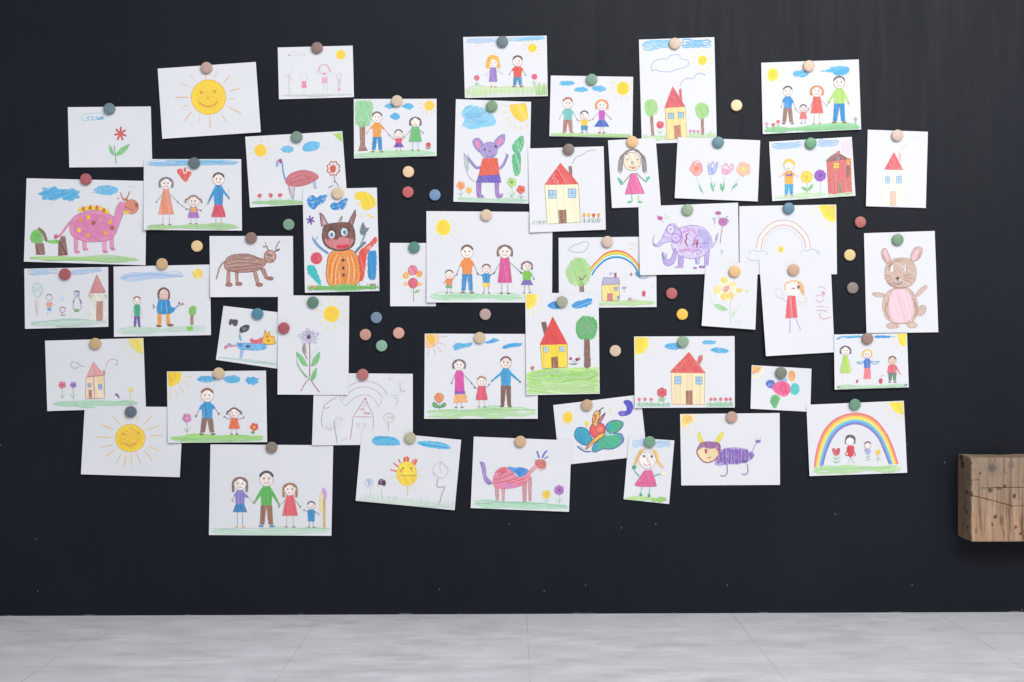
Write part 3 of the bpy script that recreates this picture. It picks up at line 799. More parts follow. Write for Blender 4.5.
# ---- four tulips
s = Sheet('tulips', [(677.7, 137.1), (760.2, 140.3), (757.7, 201.4), (674.7, 198.1)], 1, (1, 2, 5, 5), (600, 130, .16602))
s.flower(580, 232, 40, 'f09a94', 'ee7a3a', a=.6, pr=.5); s.L([(548, 235), (560, 200), (585, 185), (608, 205), (612, 240), (595, 272), (565, 270), (555, 250)], 'e2707a', .7, .7)
s.L([(648, 205), (652, 240), (660, 268), (685, 262), (702, 235), (708, 192), (692, 215), (680, 190), (668, 215), (655, 195)], '8a94d8', 1.0, .7); s.B([(652, 215), (665, 265), (690, 255), (702, 210), (680, 225)], 'a4ace4', a=.6)
s.L([(735, 210), (740, 262), (770, 262), (800, 235), (795, 205), (775, 225), (760, 200), (748, 222)], 'd884b8', 1.0, .7); s.B([(738, 225), (745, 258), (775, 258), (795, 225), (765, 235)], 'eba8cc', a=.65)
s.flower(865, 237, 42, 'f6c4a0', 'f4d86a', a=.6, pr=.52); s.O(866, 235, 40, 40, 'eea488', .5, .5)
for a in ((578, 275, 600, 330, 625, 390), (668, 280, 678, 330, 685, 375), (748, 280, 742, 330, 738, 375), (838, 280, 815, 325, 790, 372)):
    s.L([a[:2], a[2:4], a[4:]], 'a5c8b0', .5, .6)
s.B([(588, 325), (605, 345), (620, 378), (602, 360)], '6cbf98', a=.8); s.B([(668, 310), (682, 345), (682, 372), (668, 345)], '6cbf98', a=.8); s.B([(695, 315), (690, 345), (683, 370), (686, 335)], '6cbf98', a=.8)
s.B([(725, 320), (738, 345), (738, 372), (726, 350)], '55b584', a=.85); s.B([(752, 310), (748, 345), (738, 372), (742, 335)], '55b584', a=.85); s.B([(795, 350), (815, 325), (832, 322), (808, 350)], '6cbf98', a=.8)
s.build('drawing of four loose flowers in a row, red, blue, pink and peach')

# ---- blond boy by a red house
s = Sheet('redhouseboy', [(769.1, 141.7), (851.8, 136.8), (855.5, 195.8), (772.3, 201.1)], 0, (2, 4, 4, 5), (760, 125, .17578))
s.streaks(65, 120, 240, 112, 30, '8ebce8', 10, 1.1, .65); s.streaks(325, 108, 450, 98, 34, '8ebce8', 10, 1.1, .65); s.F([(460, 95), (520, 80), (525, 185), (470, 150)], 'e6d4ea', a=.5)
s.F([(490, 190), (518, 190), (524, 390), (498, 392)], 'd0705c', a=.85); s.F([(490, 195), (514, 190), (516, 228), (490, 230)], 'f0c060', a=.9); s.E(500, 262, 14, 36, '8a6a5a', a=.9)
s.F([(380, 205), (490, 195), (498, 392), (390, 395)], 'd86a6c', a=.88, ang=85, o='8a4a44'); s.F([(440, 155), (505, 192), (372, 208), (400, 180)], '96605c', a=.85, o='7a4a46'); s.F([(436, 150), (452, 145), (455, 165), (438, 168)], 'd06a64')
s.window(434, 231, 17, 17, 'f8d850', 'a8703a'); s.F([(443, 330), (465, 322), (470, 388), (446, 390)], 'a08070', a=.9); s.L([(395, 300), (400, 390)], 'c24a50', .8); s.L([(420, 290), (425, 390)], 'c24a50', .8)
s.streaks(75, 410, 380, 395, 26, 'b4dca0', 10, 1.0, .55); s.streaks(380, 400, 535, 392, 18, 'b4dca0', 6, 1.0, .5)
s.flower(266, 295, 34, 'f8d44c', 'f3b42a', 395, '8acb7c', n=7); s.flower(342, 288, 32, '9a55c0', '6a44a8', 392, 'a8d8a0', n=8, leaf=False)
s.B([(238, 350), (262, 358), (270, 370), (245, 365)], '7cc46c', a=.8); s.B([(272, 368), (285, 345), (302, 335), (295, 362)], '7cc46c', a=.8)
s.person(165, 232, 28, 402, 'none', YE, 'shirt', 'f3ae3c', 'pants', '48a4d4', lh=(112, 294), rh=(212, 292), wy=335, hy=395, sw=24, bw=22, ac='e8b8a0', shoe='e0b4a4', sleeve=True)
s.B([(133, 235), (140, 205), (165, 190), (192, 205), (198, 235), (185, 225), (170, 212), (150, 215)], 'f5c838', a=.95); s.F([(145, 268), (165, 285), (185, 266), (180, 292), (150, 292)], '7a5cb4', a=.9)
s.build('drawing of a blond boy, a yellow and a purple flower beside a red house')

# ---- lone tower house
s = Sheet('tower', [(867.8, 129.7), (927.9, 131.7), (925.8, 208), (866, 206.2)], 0, (3, 4, 5, 5), (760, 125, .17578))
s.F([(788, 160), (800, 158), (802, 215), (790, 200)], 'e8b4b0', a=.6)
s.F([(705, 258), (818, 256), (832, 455), (688, 455)], 'f7f1e0', a=.6, o='d8cfc0', ow=.4, oa=.6); s.F([(762, 155), (814, 254), (708, 252)], 'e4606a', a=.85, o='d8505c', cov=1.0)
for x in (725, 792):
    s.window(x, 311, 12 if x < 750 else 15, 21, 'b0d4ee', '8ab0d8')
s.F([(742, 378), (770, 376), (774, 458), (742, 458)], 'eec4b0', a=.8, o='d8a898'); s.L([(800, 150), (815, 125), (835, 112)], 'c0c4d0', .5); s.L([(850, 70), (880, 65), (905, 75)], 'd4d6de', .4)
s.build('pale drawing of a tower-like house with pointed red roof, upright sheet')

# ---- bee flower on a stalk, mostly covered
s = Sheet('stalkflower', [(390, 242.9), (436, 243), (435.9, 306.2), (390.2, 306.2)], 0, (2, 0, 4, 0), (380, 205, .16113))
for x, y, rx, ry, c in ((162, 437, 20, 22, 'f3b23c'), (242, 428, 22, 22, 'f0a43c'), (160, 490, 16, 12, 'f3bc78'), (245, 492, 18, 13, 'f3b868')):
    s.E(x, y, rx, ry, c, a=.85)
s.E(203, 405, 29, 31, 'e2708c', a=.85, o='d05a78'); s.E(205, 485, 30, 32, 'd8506c', a=.9, o='c24460')
s.L([(206, 515), (209, 560), (208, 600)], '7a5a62', .6); s.B([(210, 545), (225, 530), (247, 525), (232, 545)], '7cc46a', a=.8); s.B([(205, 542), (185, 545), (180, 530), (195, 530)], 'd8e0c0', a=.6)
s.build('drawing of a pink and orange flower, half hidden by the five-person family sheet')

# ---- family of five
s = Sheet('fivefamily', [(426.4, 211.1), (552.5, 212), (552, 302.5), (426.7, 302.4)], 1, (2, 0, 5, 0), (380, 205, .16113))
s.sun(393, 140, 45, 'fadf2e', n=13, l=(1.35, 2.0), rc='f6d870', ry=49)
s.streaks(305, 570, 900, 570, 46, 'a8dcae', 16, 1.2, .65); s.streaks(320, 560, 880, 575, 30, '86c990', 6, .9, .6)
s.person(429, 430, 25, 545, 'short', '6a5252', 'shirt', 'ec8648', 'shorts', '4fae7c', lh=(398, 485), rh=(465, 440), wy=498, hy=515, sw=20, bw=19, ac='7a6a70', shoe='8a5a50')
s.person(541, 290, 38, 543, 'short', '6e4f4a', 'shirt', 'f28c34', 'pants', '2f80c8', lh=(475, 432), rh=(605, 425), wy=428, hy=532, sw=32, bw=34, ac='7a6468', shoe='8f5f54')
s.person(660, 396, 27, 546, 'short', '7a5044', 'shirt', '3088cc', 'shorts', 'f2d24a', lh=(610, 430), rh=(705, 425), wy=482, hy=508, sw=23, bw=22, ac='7a6a70', shoe='8f5f54')
s.person(775, 290, 38, 548, 'bob', '7f605c', 'dress', 'e24c98', lh=(710, 420), rh=(875, 420), hy=482, bw=44, sw=26, ac='7a6468', shoe='7a5458', lc='8a7078')
s.person(912, 380, 28, 545, 'bob', '7a5a5c', 'shirt', '7ac03c', 'skirt', '7a62b4', lh=(878, 420), rh=(955, 460), wy=465, hy=495, sw=26, bw=38, ac='8a7078', shoe='7a5458', sleeve=True)
s.build('large drawing of a family of five, mother in long pink dress')

# ---- three-person family, mother in magenta
s = Sheet('magentafamily', [(424.8, 333.6), (537.7, 334), (537.7, 418.8), (424.2, 418.8)], 0, (2, 0, 5, 7), (415, 285, .20518))
s.F([(50, 238), (108, 238), (112, 270), (98, 292), (72, 302), (50, 300)], 'f6c486', a=.95, cov=1.05); s.E(78, 262, 22, 22, 'f4c23c', a=.9); s.L([(112, 240), (114, 272), (98, 294), (72, 304), (52, 302)], 'eda070', .7)
for a in ((120, 255, 158, 250), (115, 280, 155, 295), (108, 300, 130, 330), (90, 312, 100, 342), (68, 315, 62, 350)):
    s.L([a[:2], a[2:]], 'd4746c', .8, .75)
s.B([(185, 300), (205, 282), (240, 285), (278, 280), (270, 300), (230, 308), (195, 320)], '58a6e2', a=.95); s.B([(335, 280), (370, 268), (380, 258), (408, 268), (395, 278), (360, 285)], '4796da', a=.95); s.B([(425, 305), (450, 288), (490, 282), (522, 285), (505, 300), (460, 305), (440, 312)], '4796da', a=.95)
s.streaks(52, 628, 596, 625, 52, 'a6da8e', 18, 1.3, .7); s.streaks(52, 615, 590, 610, 14, '8ecb72', 6, 1, .6)
s.person(215, 390, 25, 597, 'bob', '6c5e60', 'shirt', 'd846a4', lh=(178, 478), rh=(275, 478), wy=520, sw=20, ac='6a6468', sleeve=False, shoe='5e5054', lc='8f8a90')
s.F([(198, 425), (236, 425), (242, 520), (194, 522)], 'd846a4', a=.9, cov=1.05); s.F([(194, 520), (242, 516), (246, 532), (192, 534)], '8a4ac0', a=.95); s.F([(192, 534), (246, 530), (258, 572), (188, 574)], 'f4b06e', a=.9)
s.person(325, 470, 22, 594, 'spiky', 'b5764c', 'dress', 'df5068', lh=(290, 500), rh=(362, 485), hy=560, bw=29, sw=16, ac='6a6468', shoe='6a5a5e', lc='8f8a90')
s.person(443, 378, 27, 592, 'short', '7f5640', 'shirt', '3f94d4', 'pants', '7a5244', lh=(375, 468), rh=(512, 472), wy=490, hy=588, sw=25, bw=24, sleeve='long', ac='6a6468', shoe='5e5054')
s.L([(275, 478), (300, 505)], '6a6468', .6)
s.B([(95, 550), (105, 530), (125, 528), (140, 545), (132, 565), (112, 572)], 'ee9256', a=.95, o='c46a40'); s.L([(118, 572), (120, 608)], '4a7a50', .6); s.B([(118, 598), (90, 592), (88, 572), (105, 578)], '5fae68', a=.9, o='3a7a4c'); s.B([(122, 598), (148, 590), (148, 575), (132, 580)], '5fae68', a=.9, o='3a7a4c')
s.build('drawing of parents and small girl, mother in magenta and peach')

# ---- yellow house on a green hill
s = Sheet('yellowhouse', [(525.2, 293.2), (598.6, 292.6), (599.7, 393.7), (526.4, 395.2)], 2, (1, 2, 6, 4), (520, 286, .167))
s.F([(32, 48), (100, 48), (104, 80), (92, 118), (62, 138), (38, 135)], 'f9e13c', a=.95, cov=1.05); s.F([(34, 50), (85, 50), (80, 100), (36, 125)], 'f7cf2c', a=.5)
for a in ((112, 70, 130, 62), (115, 95, 140, 98), (108, 120, 132, 128), (95, 138, 112, 160), (75, 148, 84, 178), (52, 152, 50, 185)):
    s.L([a[:2], a[2:]], 'f6e06a', 1.2, .6)
s.B([(165, 120), (190, 95), (225, 95), (260, 115), (235, 135), (200, 138)], '2f88d6', a=1, cov=1.0); s.B([(310, 115), (340, 92), (380, 85), (425, 72), (432, 98), (405, 120), (360, 132), (325, 135)], '3a90da', a=1, cov=1.0, ang=-15)
s.F([(40, 520), (120, 500), (250, 490), (360, 488), (468, 488), (475, 645), (42, 650)], 'b4e07c', ang=5, a=.75, sp=1.1, cov=.95, jit=1); s.streaks(45, 545, 470, 530, 80, '92cc58', 14, 1.5, .7); s.streaks(45, 600, 470, 600, 60, 'a4d66c', 12, 1.5, .6)
s.F([(128, 218), (155, 214), (165, 262), (145, 290)], '7a5044', a=.95, o='5e3a34')
s.house([(122, 352), (283, 348), (285, 486), (133, 494)], [(196, 185), (283, 347), (119, 352)], 'f9d92e', 'e23a3a', '9a5038', [(188, 428), (226, 424), (229, 486), (190, 488)], '8a5038', ((155, 381, 15, 15), (251, 379, 15, 15)), ba=1, ra=.92, wc='bfe2f2')
s.tree([(335, 250), (350, 200), (385, 180), (430, 185), (460, 215), (462, 265), (440, 315), (400, 318), (350, 312)], [(385, 308), (416, 308), (422, 480), (405, 495), (385, 485)], '4fb35c', '7f5242', .95); s.scribble(400, 250, 58, 60, '3a9c4c', 40, .8, .6)
s.bloom(74, 490, 11, 'c85a64', 508, '6ab05a')
for x, y, c in ((303, 434, 'a83a50'), (340, 440, '6a3040'), (352, 436, 'c0566a')):
    s.E(x, y, 9, 9, c, a=.95, sp=.5)
s.L([(295, 462), (318, 470), (345, 462)], '4a5a58', .7, .9); s.L([(315, 440), (325, 470)], '4a5a58', .6, .9); s.L([(330, 450), (335, 472)], '4a5a58', .6, .9)
s.build('upright drawing of a bright yellow house with a red roof on a green hill')

# ---- brown animal with antlers
s = Sheet('brownanimal', [(209.5, 236), (293, 236), (293.3, 296.8), (210.3, 297.1)], 1, (1, 4, 7, 0), (200, 225, .14648))
s.L([(165, 250), (140, 280), (125, 320), (110, 372)], '9c6656', 1.6, .7); s.L([(155, 255), (130, 295), (118, 340)], '8c5346', .8, .7)
for q in ([(185, 305), (205, 312), (205, 400), (180, 405)], [(240, 322), (262, 320), (260, 395), (245, 400)], [(362, 322), (388, 320), (405, 400), (385, 405)], [(412, 300), (440, 295), (468, 365), (445, 370)]):
    s.F(q, 'ac7a6a', ang=80, a=.75, o='8c5346', ow=.5)
for x, y in ((198, 408), (265, 402), (405, 408), (478, 365)):
    s.E(x, y, 24, 13, '9c6656', a=.8, o='8c5346')
s.B([(168, 260), (190, 222), (240, 202), (330, 200), (400, 225), (450, 240), (440, 275), (395, 308), (320, 322), (230, 318), (175, 300)], 'b5806f', a=.8, ang=-12, jit=.8, cov=.8, o='8a4b3e', ow=.9)
for q in ([(180, 250), (240, 215), (330, 212), (430, 245)], [(175, 275), (240, 262), (330, 258), (420, 270)], [(185, 295), (260, 288), (340, 278), (430, 268)], [(200, 310), (280, 308), (360, 300), (420, 285)], [(215, 230), (300, 235), (380, 240)]):
    s.L(q, '8a4b3e', 1.2, .7)
s.E(478, 215, 40, 42, 'cc9a8a', a=.75, o='8a4b3e', ow=.9, cov=.9); s.scribble(470, 210, 30, 30, '8a4b3e', 14, .7, .6); s.L([(470, 235), (485, 243), (500, 235)], 'c2504e', 1.1, .9); s.E(465, 205, 5, 5, K, a=.9); s.E(490, 205, 5, 5, K, a=.9)
s.L([(465, 175), (455, 145), (440, 150)], '8a4b3e', 1.0, .8); s.L([(452, 145), (445, 115)], '8a4b3e', .8); s.L([(430, 140), (438, 155)], '8a4b3e', 1.2); s.L([(515, 165), (528, 135), (545, 108)], '8a4b3e', .9, .8); s.L([(510, 180), (528, 172), (545, 165)], '7f4a42', 1.8, .9)
s.L([(570, 115), (590, 125)], 'd0d0d8', .5, .4)
s.build('drawing of a brown four-legged animal with small antlers, mostly blank around it')

# ---- pale family beside a tall house
s = Sheet('palehouse', [(24.3, 268.7), (108.2, 267), (108.4, 326.8), (25, 328.8)], 0, (2, 2, 4, 3), (15, 255, .13672))
s.streaks(85, 120, 320, 128, 40, 'aac6e6', 10, 1.1, .55); s.streaks(400, 128, 640, 112, 30, '9cbce4', 10, 1.1, .55)
s.L([(130, 240), (150, 205), (185, 215), (200, 245), (190, 290), (160, 310), (140, 285)], 'a8ccc0', 1.1, .55, closed=True); s.scribble(165, 245, 32, 40, 'b4d4c8', 16, .6, .5); s.L([(150, 330), (158, 445)], 'c08a88', .8, .7); s.L([(168, 320), (170, 440)], 'd4b4b0', .5, .6)
s.O(250, 310, 22, 24, '9a8a94', .6, .6); s.L([(230, 300), (248, 288), (270, 300)], '7a7280', .8, .7); s.F([(228, 345), (272, 345), (266, 385), (235, 385)], 'eaa08c', a=.75); s.L([(222, 365), (292, 365)], 'd8a098', .7); s.F([(236, 388), (266, 388), (264, 408), (238, 408)], '5aa4dc', a=.9); s.L([(240, 410), (235, 445)], 'b8b4c8', .5); s.L([(262, 410), (266, 432)], 'b8b4c8', .5)
s.E(345, 315, 14, 22, 'cfe0f2', a=.7); s.O(347, 400, 20, 20, 'b0707c', .7, .7); s.L([(325, 395), (347, 380), (372, 395)], 'a85a68', .8, .8); s.L([(330, 440), (370, 440)], 'b84858', 1.2, .85); s.L([(347, 420), (347, 440)], 'b0707c', .6)
s.L([(432, 270), (452, 262), (475, 270)], '5a5668', .8, .8); s.O(453, 290, 18, 20, '7a88a8', .7, .7); s.E(458, 290, 8, 10, '7aa0d0', a=.7); s.L([(440, 315), (420, 350)], 'b05a68', 1.3, .8); s.L([(470, 312), (490, 355)], 'b05a68', 1.3, .8); s.L([(435, 320), (425, 385), (440, 410)], '8f8aa0', .6); s.L([(470, 320), (485, 380), (470, 405)], '8f8aa0', .6); s.E(450, 405, 18, 12, '7ab85a', a=.85); s.L([(435, 412), (468, 412)], '4a7a8a', .6)
s.F([(550, 280), (662, 278), (668, 480), (548, 480)], 'f2f0e4', a=.6); s.F([(598, 145), (665, 275), (545, 278)], 'd48a8a', a=.85, o='b46a6c', ow=.4); s.L([(548, 278), (540, 300), (560, 315)], 'c4a878', .9); s.F([(545, 290), (570, 290), (565, 315), (545, 315)], 'd4c4a0', a=.7); s.F([(650, 290), (672, 290), (672, 318), (652, 315)], 'c4ccc4', a=.7); s.F([(597, 342), (642, 336), (640, 478), (595, 480)], 'c08a7c', a=.85, o='a86a60', ow=.4)
s.streaks(110, 500, 670, 492, 50, 'b4d4c4', 14, 1.2, .55); s.L([(120, 505), (250, 480), (400, 468), (540, 475)], 'a4ccb4', .7)
s.build('pale drawing of little figures beside a tall house with a pink roof')

# ---- boy and woman in blue
s = Sheet('bluewoman', [(113.6, 266.6), (210, 264.5), (211, 335.1), (114, 336.8)], 0, (2, 0, 4, 5), (105, 255, .13201))
s.streaks(110, 165, 600, 150, 50, 'a9c6ec', 14, 1.2, .6); s.L([(110, 178), (250, 152), (400, 148), (590, 165)], '8fb4e6', .9); s.E(703, 142, 40, 40, 'f7dc74', a=.9); s.E(703, 140, 28, 28, 'f5cf4a', a=.6)
s.streaks(85, 570, 770, 565, 54, 'b8d8c4', 14, 1.2, .55)
s.person(243, 345, 28, 542, 'spiky', '9a5a48', 'shirt', '2fae84', 'pants', '6a4c9c', lh=(200, 470), rh=(285, 470), wy=462, hy=535, sw=23, bw=23, ac='e0b8ac', shoe='5a4878', sleeve=False, ta=.95)
s.L([(408, 340), (402, 290), (420, 258), (450, 250), (480, 270), (488, 310), (480, 340)], '6a4448', 1.4, .85)
s.E(446, 300, 36, 42, 'f2cdc4', a=.85, o='7a5450'); s.L([(408, 300), (415, 270), (445, 253), (475, 265), (485, 300), (482, 340)], '6a4448', 1.3, .85); s.E(433, 300, 4, 4, K); s.E(460, 300, 4, 4, K); s.L([(432, 322), (446, 328), (460, 320)], 'c0504a', .6)
s.B([(405, 350), (440, 340), (485, 345), (498, 390), (530, 405), (510, 435), (470, 445), (398, 438)], '2c8ad4', a=1, cov=1.0, ang=80, o='2374ba'); s.L([(430, 350), (425, 430)], '7ab8e6', .8); s.L([(465, 350), (470, 430)], '7ab8e6', .8)
s.F([(396, 446), (430, 446), (426, 528), (400, 530)], 'f2a43a', a=.95); s.F([(462, 446), (490, 446), (494, 525), (468, 528)], 'f2a43a', a=.95); s.E(407, 537, 22, 9, '8a4a40', a=.95); s.E(493, 532, 26, 9, '8a4a40', a=.95)
s.L([(528, 405), (550, 385), (570, 375)], '7a88c0', 1.1); s.E(560, 365, 8, 8, '4a4a7a'); s.E(585, 372, 14, 8, 'd86a7c'); s.L([(545, 410), (552, 388)], 'b0b8dc', .6); s.L([(362, 375), (372, 392), (365, 405)], '4a4a8a', 1.0); s.L([(372, 392), (398, 395)], '7aa8dc', .5)
s.F([(645, 455), (672, 455), (670, 528), (648, 528)], 'b08478', a=.9); s.B([(637, 420), (645, 392), (685, 390), (690, 440), (670, 458), (640, 450)], '86cf52', a=.95); s.B([(615, 545), (660, 540), (662, 565), (635, 572)], '86cf52', a=.9)
s.build('drawing of a woman in bright blue beside a boy in green')

# ---- lying blue crowned creature
s = Sheet('crownfish', [(223.5, 305.8), (285, 313), (283, 369.5), (215.9, 359.8)], 0, (3, 0, 4, 0), (212, 300, .10555))
s.B([(165, 190), (190, 182), (240, 190), (240, 235), (215, 248), (195, 232), (162, 235)], '3a3a42', a=.98, cov=1.05); s.L([(180, 205), (200, 215), (222, 205)], '9a9aa6', .5); s.B([(258, 290), (275, 255), (320, 235), (355, 245), (340, 290), (295, 312), (265, 308)], '34343c', a=.98, cov=1.05); s.scribble(310, 270, 25, 20, '8a8a96', 6, .4)
s.L([(268, 312), (258, 345), (268, 375), (280, 385)], '5aa0b0', 1.3, .9); s.B([(262, 325), (255, 360), (278, 378), (275, 345)], '7abcc4', a=.8)
s.B([(118, 440), (150, 428), (240, 425), (200, 445), (150, 450), (125, 465)], 'dd8aa8', a=.95); s.E(130, 447, 14, 17, 'd8708f', a=.95); s.B([(145, 418), (165, 408), (190, 425), (160, 430)], '6a9ad0', a=.9)
s.F([(272, 470), (302, 470), (278, 562), (262, 562)], '9fc2ea', a=.9, o='7aa0d4')
s.B([(235, 425), (260, 410), (330, 408), (400, 410), (500, 420), (515, 445), (490, 468), (400, 475), (310, 470), (260, 460)], '86b4ea', a=.95, cov=1.05, o='5f8cc8', ow=.6); s.L([(238, 400), (252, 420), (270, 410)], '5a80b8', .9); s.E(270, 428, 20, 16, '4a90d8', a=.8); s.E(340, 440, 22, 14, '3c3c72', a=.95); s.L([(478, 440), (490, 465)], '3a3a4c', .7)
s.B([(360, 385), (375, 362), (410, 378), (480, 352), (485, 400), (430, 415), (385, 412)], 'e2607c', a=.97, cov=1.05)
s.B([(478, 395), (490, 345), (502, 290), (520, 320), (545, 298), (555, 340), (590, 345), (585, 375), (602, 400), (580, 420), (510, 418)], 'f3c224', a=1, cov=1.1, o='8a6a2a', ow=.5); s.L([(505, 280), (512, 310)], '3a3a3c', .7); s.E(525, 345, 16, 14, 'e2703a', a=.9); s.E(533, 385, 10, 10, 'b05a28', a=.9); s.L([(595, 395), (604, 415)], '6a5a3a', .6)
s.L([(60, 545), (180, 552), (300, 572), (420, 590), (610, 610)], '7abcb0', 1.1, .7); s.streaks(65, 540, 615, 605, 16, 'b0d8ce', 5, 1, .5)
s.build('small tilted drawing of a lying blue creature with a yellow head, black clouds')

# ---- lilac flower with leafy stem
s = Sheet('lilacflower', [(278, 295.2), (349.3, 295.9), (348.4, 395), (277.5, 394.5)], 2, (1, 3, 5, 3), (205, 285, .17594))
s.sun(719, 165, 45, 'f8d92c', n=12, l=(1.35, 2.2), rc='f6dc50', w=1.0, ry=47)
for i in range(10):
    t = i * .628 + .2
    r = 58 if i % 2 else 46
    s.B([(590 + 12 * math.cos(t - .4), 295 + 10 * math.sin(t - .4)), (590 + r * math.cos(t - .16), 295 + r * .78 * math.sin(t - .16)), (590 + r * math.cos(t + .16), 295 + r * .78 * math.sin(t + .16)), (590 + 12 * math.cos(t + .4), 295 + 10 * math.sin(t + .4))], 'd8d0e8', a=.7, o='958bb0', ow=.35)
for i in range(5):
    t = 3.5 + i * .6
    s.L([(590, 290), (590 + 34 * math.cos(t), 290 + 34 * math.sin(t))], '5a4a68', .5)
s.E(590, 296, 11, 12, '4a3448', a=1, sp=.5)
s.L([(568, 330), (555, 365), (575, 410), (582, 420)], '8a6a62', 1.0); s.F([(560, 345), (572, 340), (578, 400), (560, 375)], 'a89088', a=.7); s.L([(594, 325), (596, 420), (594, 530)], '9a4a5c', .8, .9); s.L([(594, 530), (565, 565), (545, 605)], 'b0566a', .8, .8); s.L([(596, 532), (625, 575), (652, 608)], 'b0566a', .8, .8)
for q in ([(518, 382), (555, 410), (582, 460), (550, 445)], [(520, 430), (545, 480), (585, 525), (560, 510)], [(652, 382), (620, 415), (605, 460), (640, 440)], [(634, 472), (612, 500), (602, 545), (628, 525)]):
    s.B(q, '7acb7e', a=.8, o='5aa868', ow=.4)
s.L([(650, 350), (620, 380), (602, 405)], 'b0d8b0', .5)
s.L([(520, 385), (525, 450), (545, 490)], '8ab890', .4)
s.build('upright drawing of a lilac flower on a long leafy stem with a yellow sun')

# ---- pencil outline rainbow and house
s = Sheet('outlinehouse', [(314.3, 373), (412.8, 373.8), (412.8, 444.5), (312, 445.3)], 1, (0, 4, 3, 0), (308, 368, .12022))
RC = 'b8788a'
s.L([(340, 155), (390, 125), (460, 110), (530, 115), (600, 150), (662, 218)], RC, .5, .75); s.L([(275, 275), (330, 215), (400, 170), (480, 158), (560, 185), (622, 240)], RC, .5, .75); s.L([(315, 318), (380, 255), (440, 228), (500, 228), (550, 260), (590, 325)], RC, .5, .75); s.L([(275, 275), (315, 318)], RC, .4); s.L([(590, 325), (622, 240)], RC, .4); s.L([(635, 225), (662, 218)], RC, .4)
s.L([(475, 250), (378, 405), (545, 408), (475, 250)], 'b04a6c', .55, .85, sm=False); s.L([(375, 405), (365, 500), (352, 598)], 'b04a6c', .6, .85); s.L([(545, 408), (540, 520)], 'b04a6c', .6, .85); s.E(476, 256, 8, 8, 'b04a6c')
s.L([(462, 280), (480, 295), (495, 280)], 'c0849a', .5); s.L([(455, 305), (475, 318), (498, 300)], 'c0849a', .5); s.scribble(450, 345, 30, 14, 'c0849a', 8, .4); s.scribble(470, 382, 50, 16, 'c0849a', 12, .4)
s.scribble(415, 480, 20, 26, 'c4bcc8', 9, .4, .6); s.scribble(465, 475, 20, 22, 'c4bcc8', 9, .4, .6)
s.L([(270, 232), (262, 262)], '9a7a86', .5); s.L([(240, 245), (180, 275), (125, 325)], '9a8a94', .5); s.L([(125, 325), (150, 335), (185, 325)], '9a8a94', .5); s.L([(130, 330), (112, 430), (122, 495)], '9a8a94', .5); s.L([(215, 440), (228, 530), (245, 630)], '9a7a86', .6, .8); s.L([(122, 500), (200, 495), (270, 490)], 'c4c0ca', .4); s.scribble(170, 490, 50, 40, 'd4d2da', 14, .4, .5); s.scribble(255, 440, 45, 50, 'd0ced6', 14, .4, .5); s.L([(275, 605), (330, 582)], '9a7a86', .5)
s.O(675, 415, 48, 38, 'c4c4c8', .7, .6); s.scribble(690, 425, 40, 30, 'd0d0cc', 12, .5, .5); s.L([(640, 385), (690, 372)], 'a8a8b0', .5); s.L([(668, 450), (668, 525)], 'a8707c', .7)
s.L([(765, 120), (768, 175), (780, 190), (815, 190)], 'a8a0b0', .5); s.L([(715, 250), (745, 252), (735, 315)], 'b4aeba', .5); s.scribble(680, 95, 22, 14, 'd0d0d8', 6, .4, .5); s.L([(690, 230), (740, 225), (775, 212)], 'c4c0ca', .4)
s.build('pencil outline drawing of an uncoloured house beneath a three-line rainbow arch')

# ---- little house with corner sun
s = Sheet('cottage', [(45, 340.7), (143.4, 338), (145.9, 408), (47.3, 411.1)], 0, (2, 3, 5, 0), (40, 330, .22727))
s.F([(388, 40), (454, 37), (455, 102), (430, 95), (405, 75)], 'f5df4e', a=.9); s.L([(388, 42), (400, 72), (425, 95), (455, 102)], 'eedb66', .8)
for a in ((380, 48, 352, 45), (385, 65, 355, 72), (392, 82, 362, 102), (405, 98, 392, 118), (425, 105, 420, 130), (445, 108, 448, 140)):
    s.L([a[:2], a[2:]], 'f2e48a', 1.0, .65)
s.F([(277, 180), (285, 176), (286, 198), (280, 200)], 'b05a68', a=.9); s.F([(203, 208), (282, 200), (286, 300), (200, 303)], 'f6dcc0', a=.8, o='b07468', ow=.6); s.F([(235, 140), (282, 198), (205, 206)], 'eaa0a0', a=.8, o='d07a7c', ow=.5)
s.L([(236, 195), (240, 300)], 'b07468', .9, .7); s.window(218, 244, 7, 8); s.window(264, 250, 8, 11, '8fbde8', '6a8ac0'); s.F([(214, 265), (228, 264), (228, 300), (214, 300)], 'b87a6c', a=.9); s.F([(248, 205), (280, 203), (280, 230), (250, 235)], 'f3d4a4', a=.6)
s.L([(198, 160), (180, 158), (165, 145), (145, 140), (135, 150), (140, 165), (160, 168), (172, 160)], '7a7490', .45); s.L([(288, 170), (298, 140), (318, 128), (340, 135), (340, 150), (328, 155)], '7a7490', .45)
s.flower(98, 242, 16, 'e0708a', 'c84a68', 308, '8ac890'); s.flower(146, 242, 14, '9a78c8', '7a58b4', 308, '7cc48a'); s.flower(397, 262, 12, 'f3e48c', 'e8d46a', 308, 'a4d4a4', leaf=False); s.L([(330, 285), (342, 288), (348, 300)], '7a4aa0', 1.5, .85); s.E(336, 284, 5, 4, '7a4aa0', a=.9)
s.streaks(55, 325, 435, 318, 26, 'a5d8b4', 14, 1.2, .65)
s.build('drawing of a small peach cottage with a pink roof and curling pencil smoke')

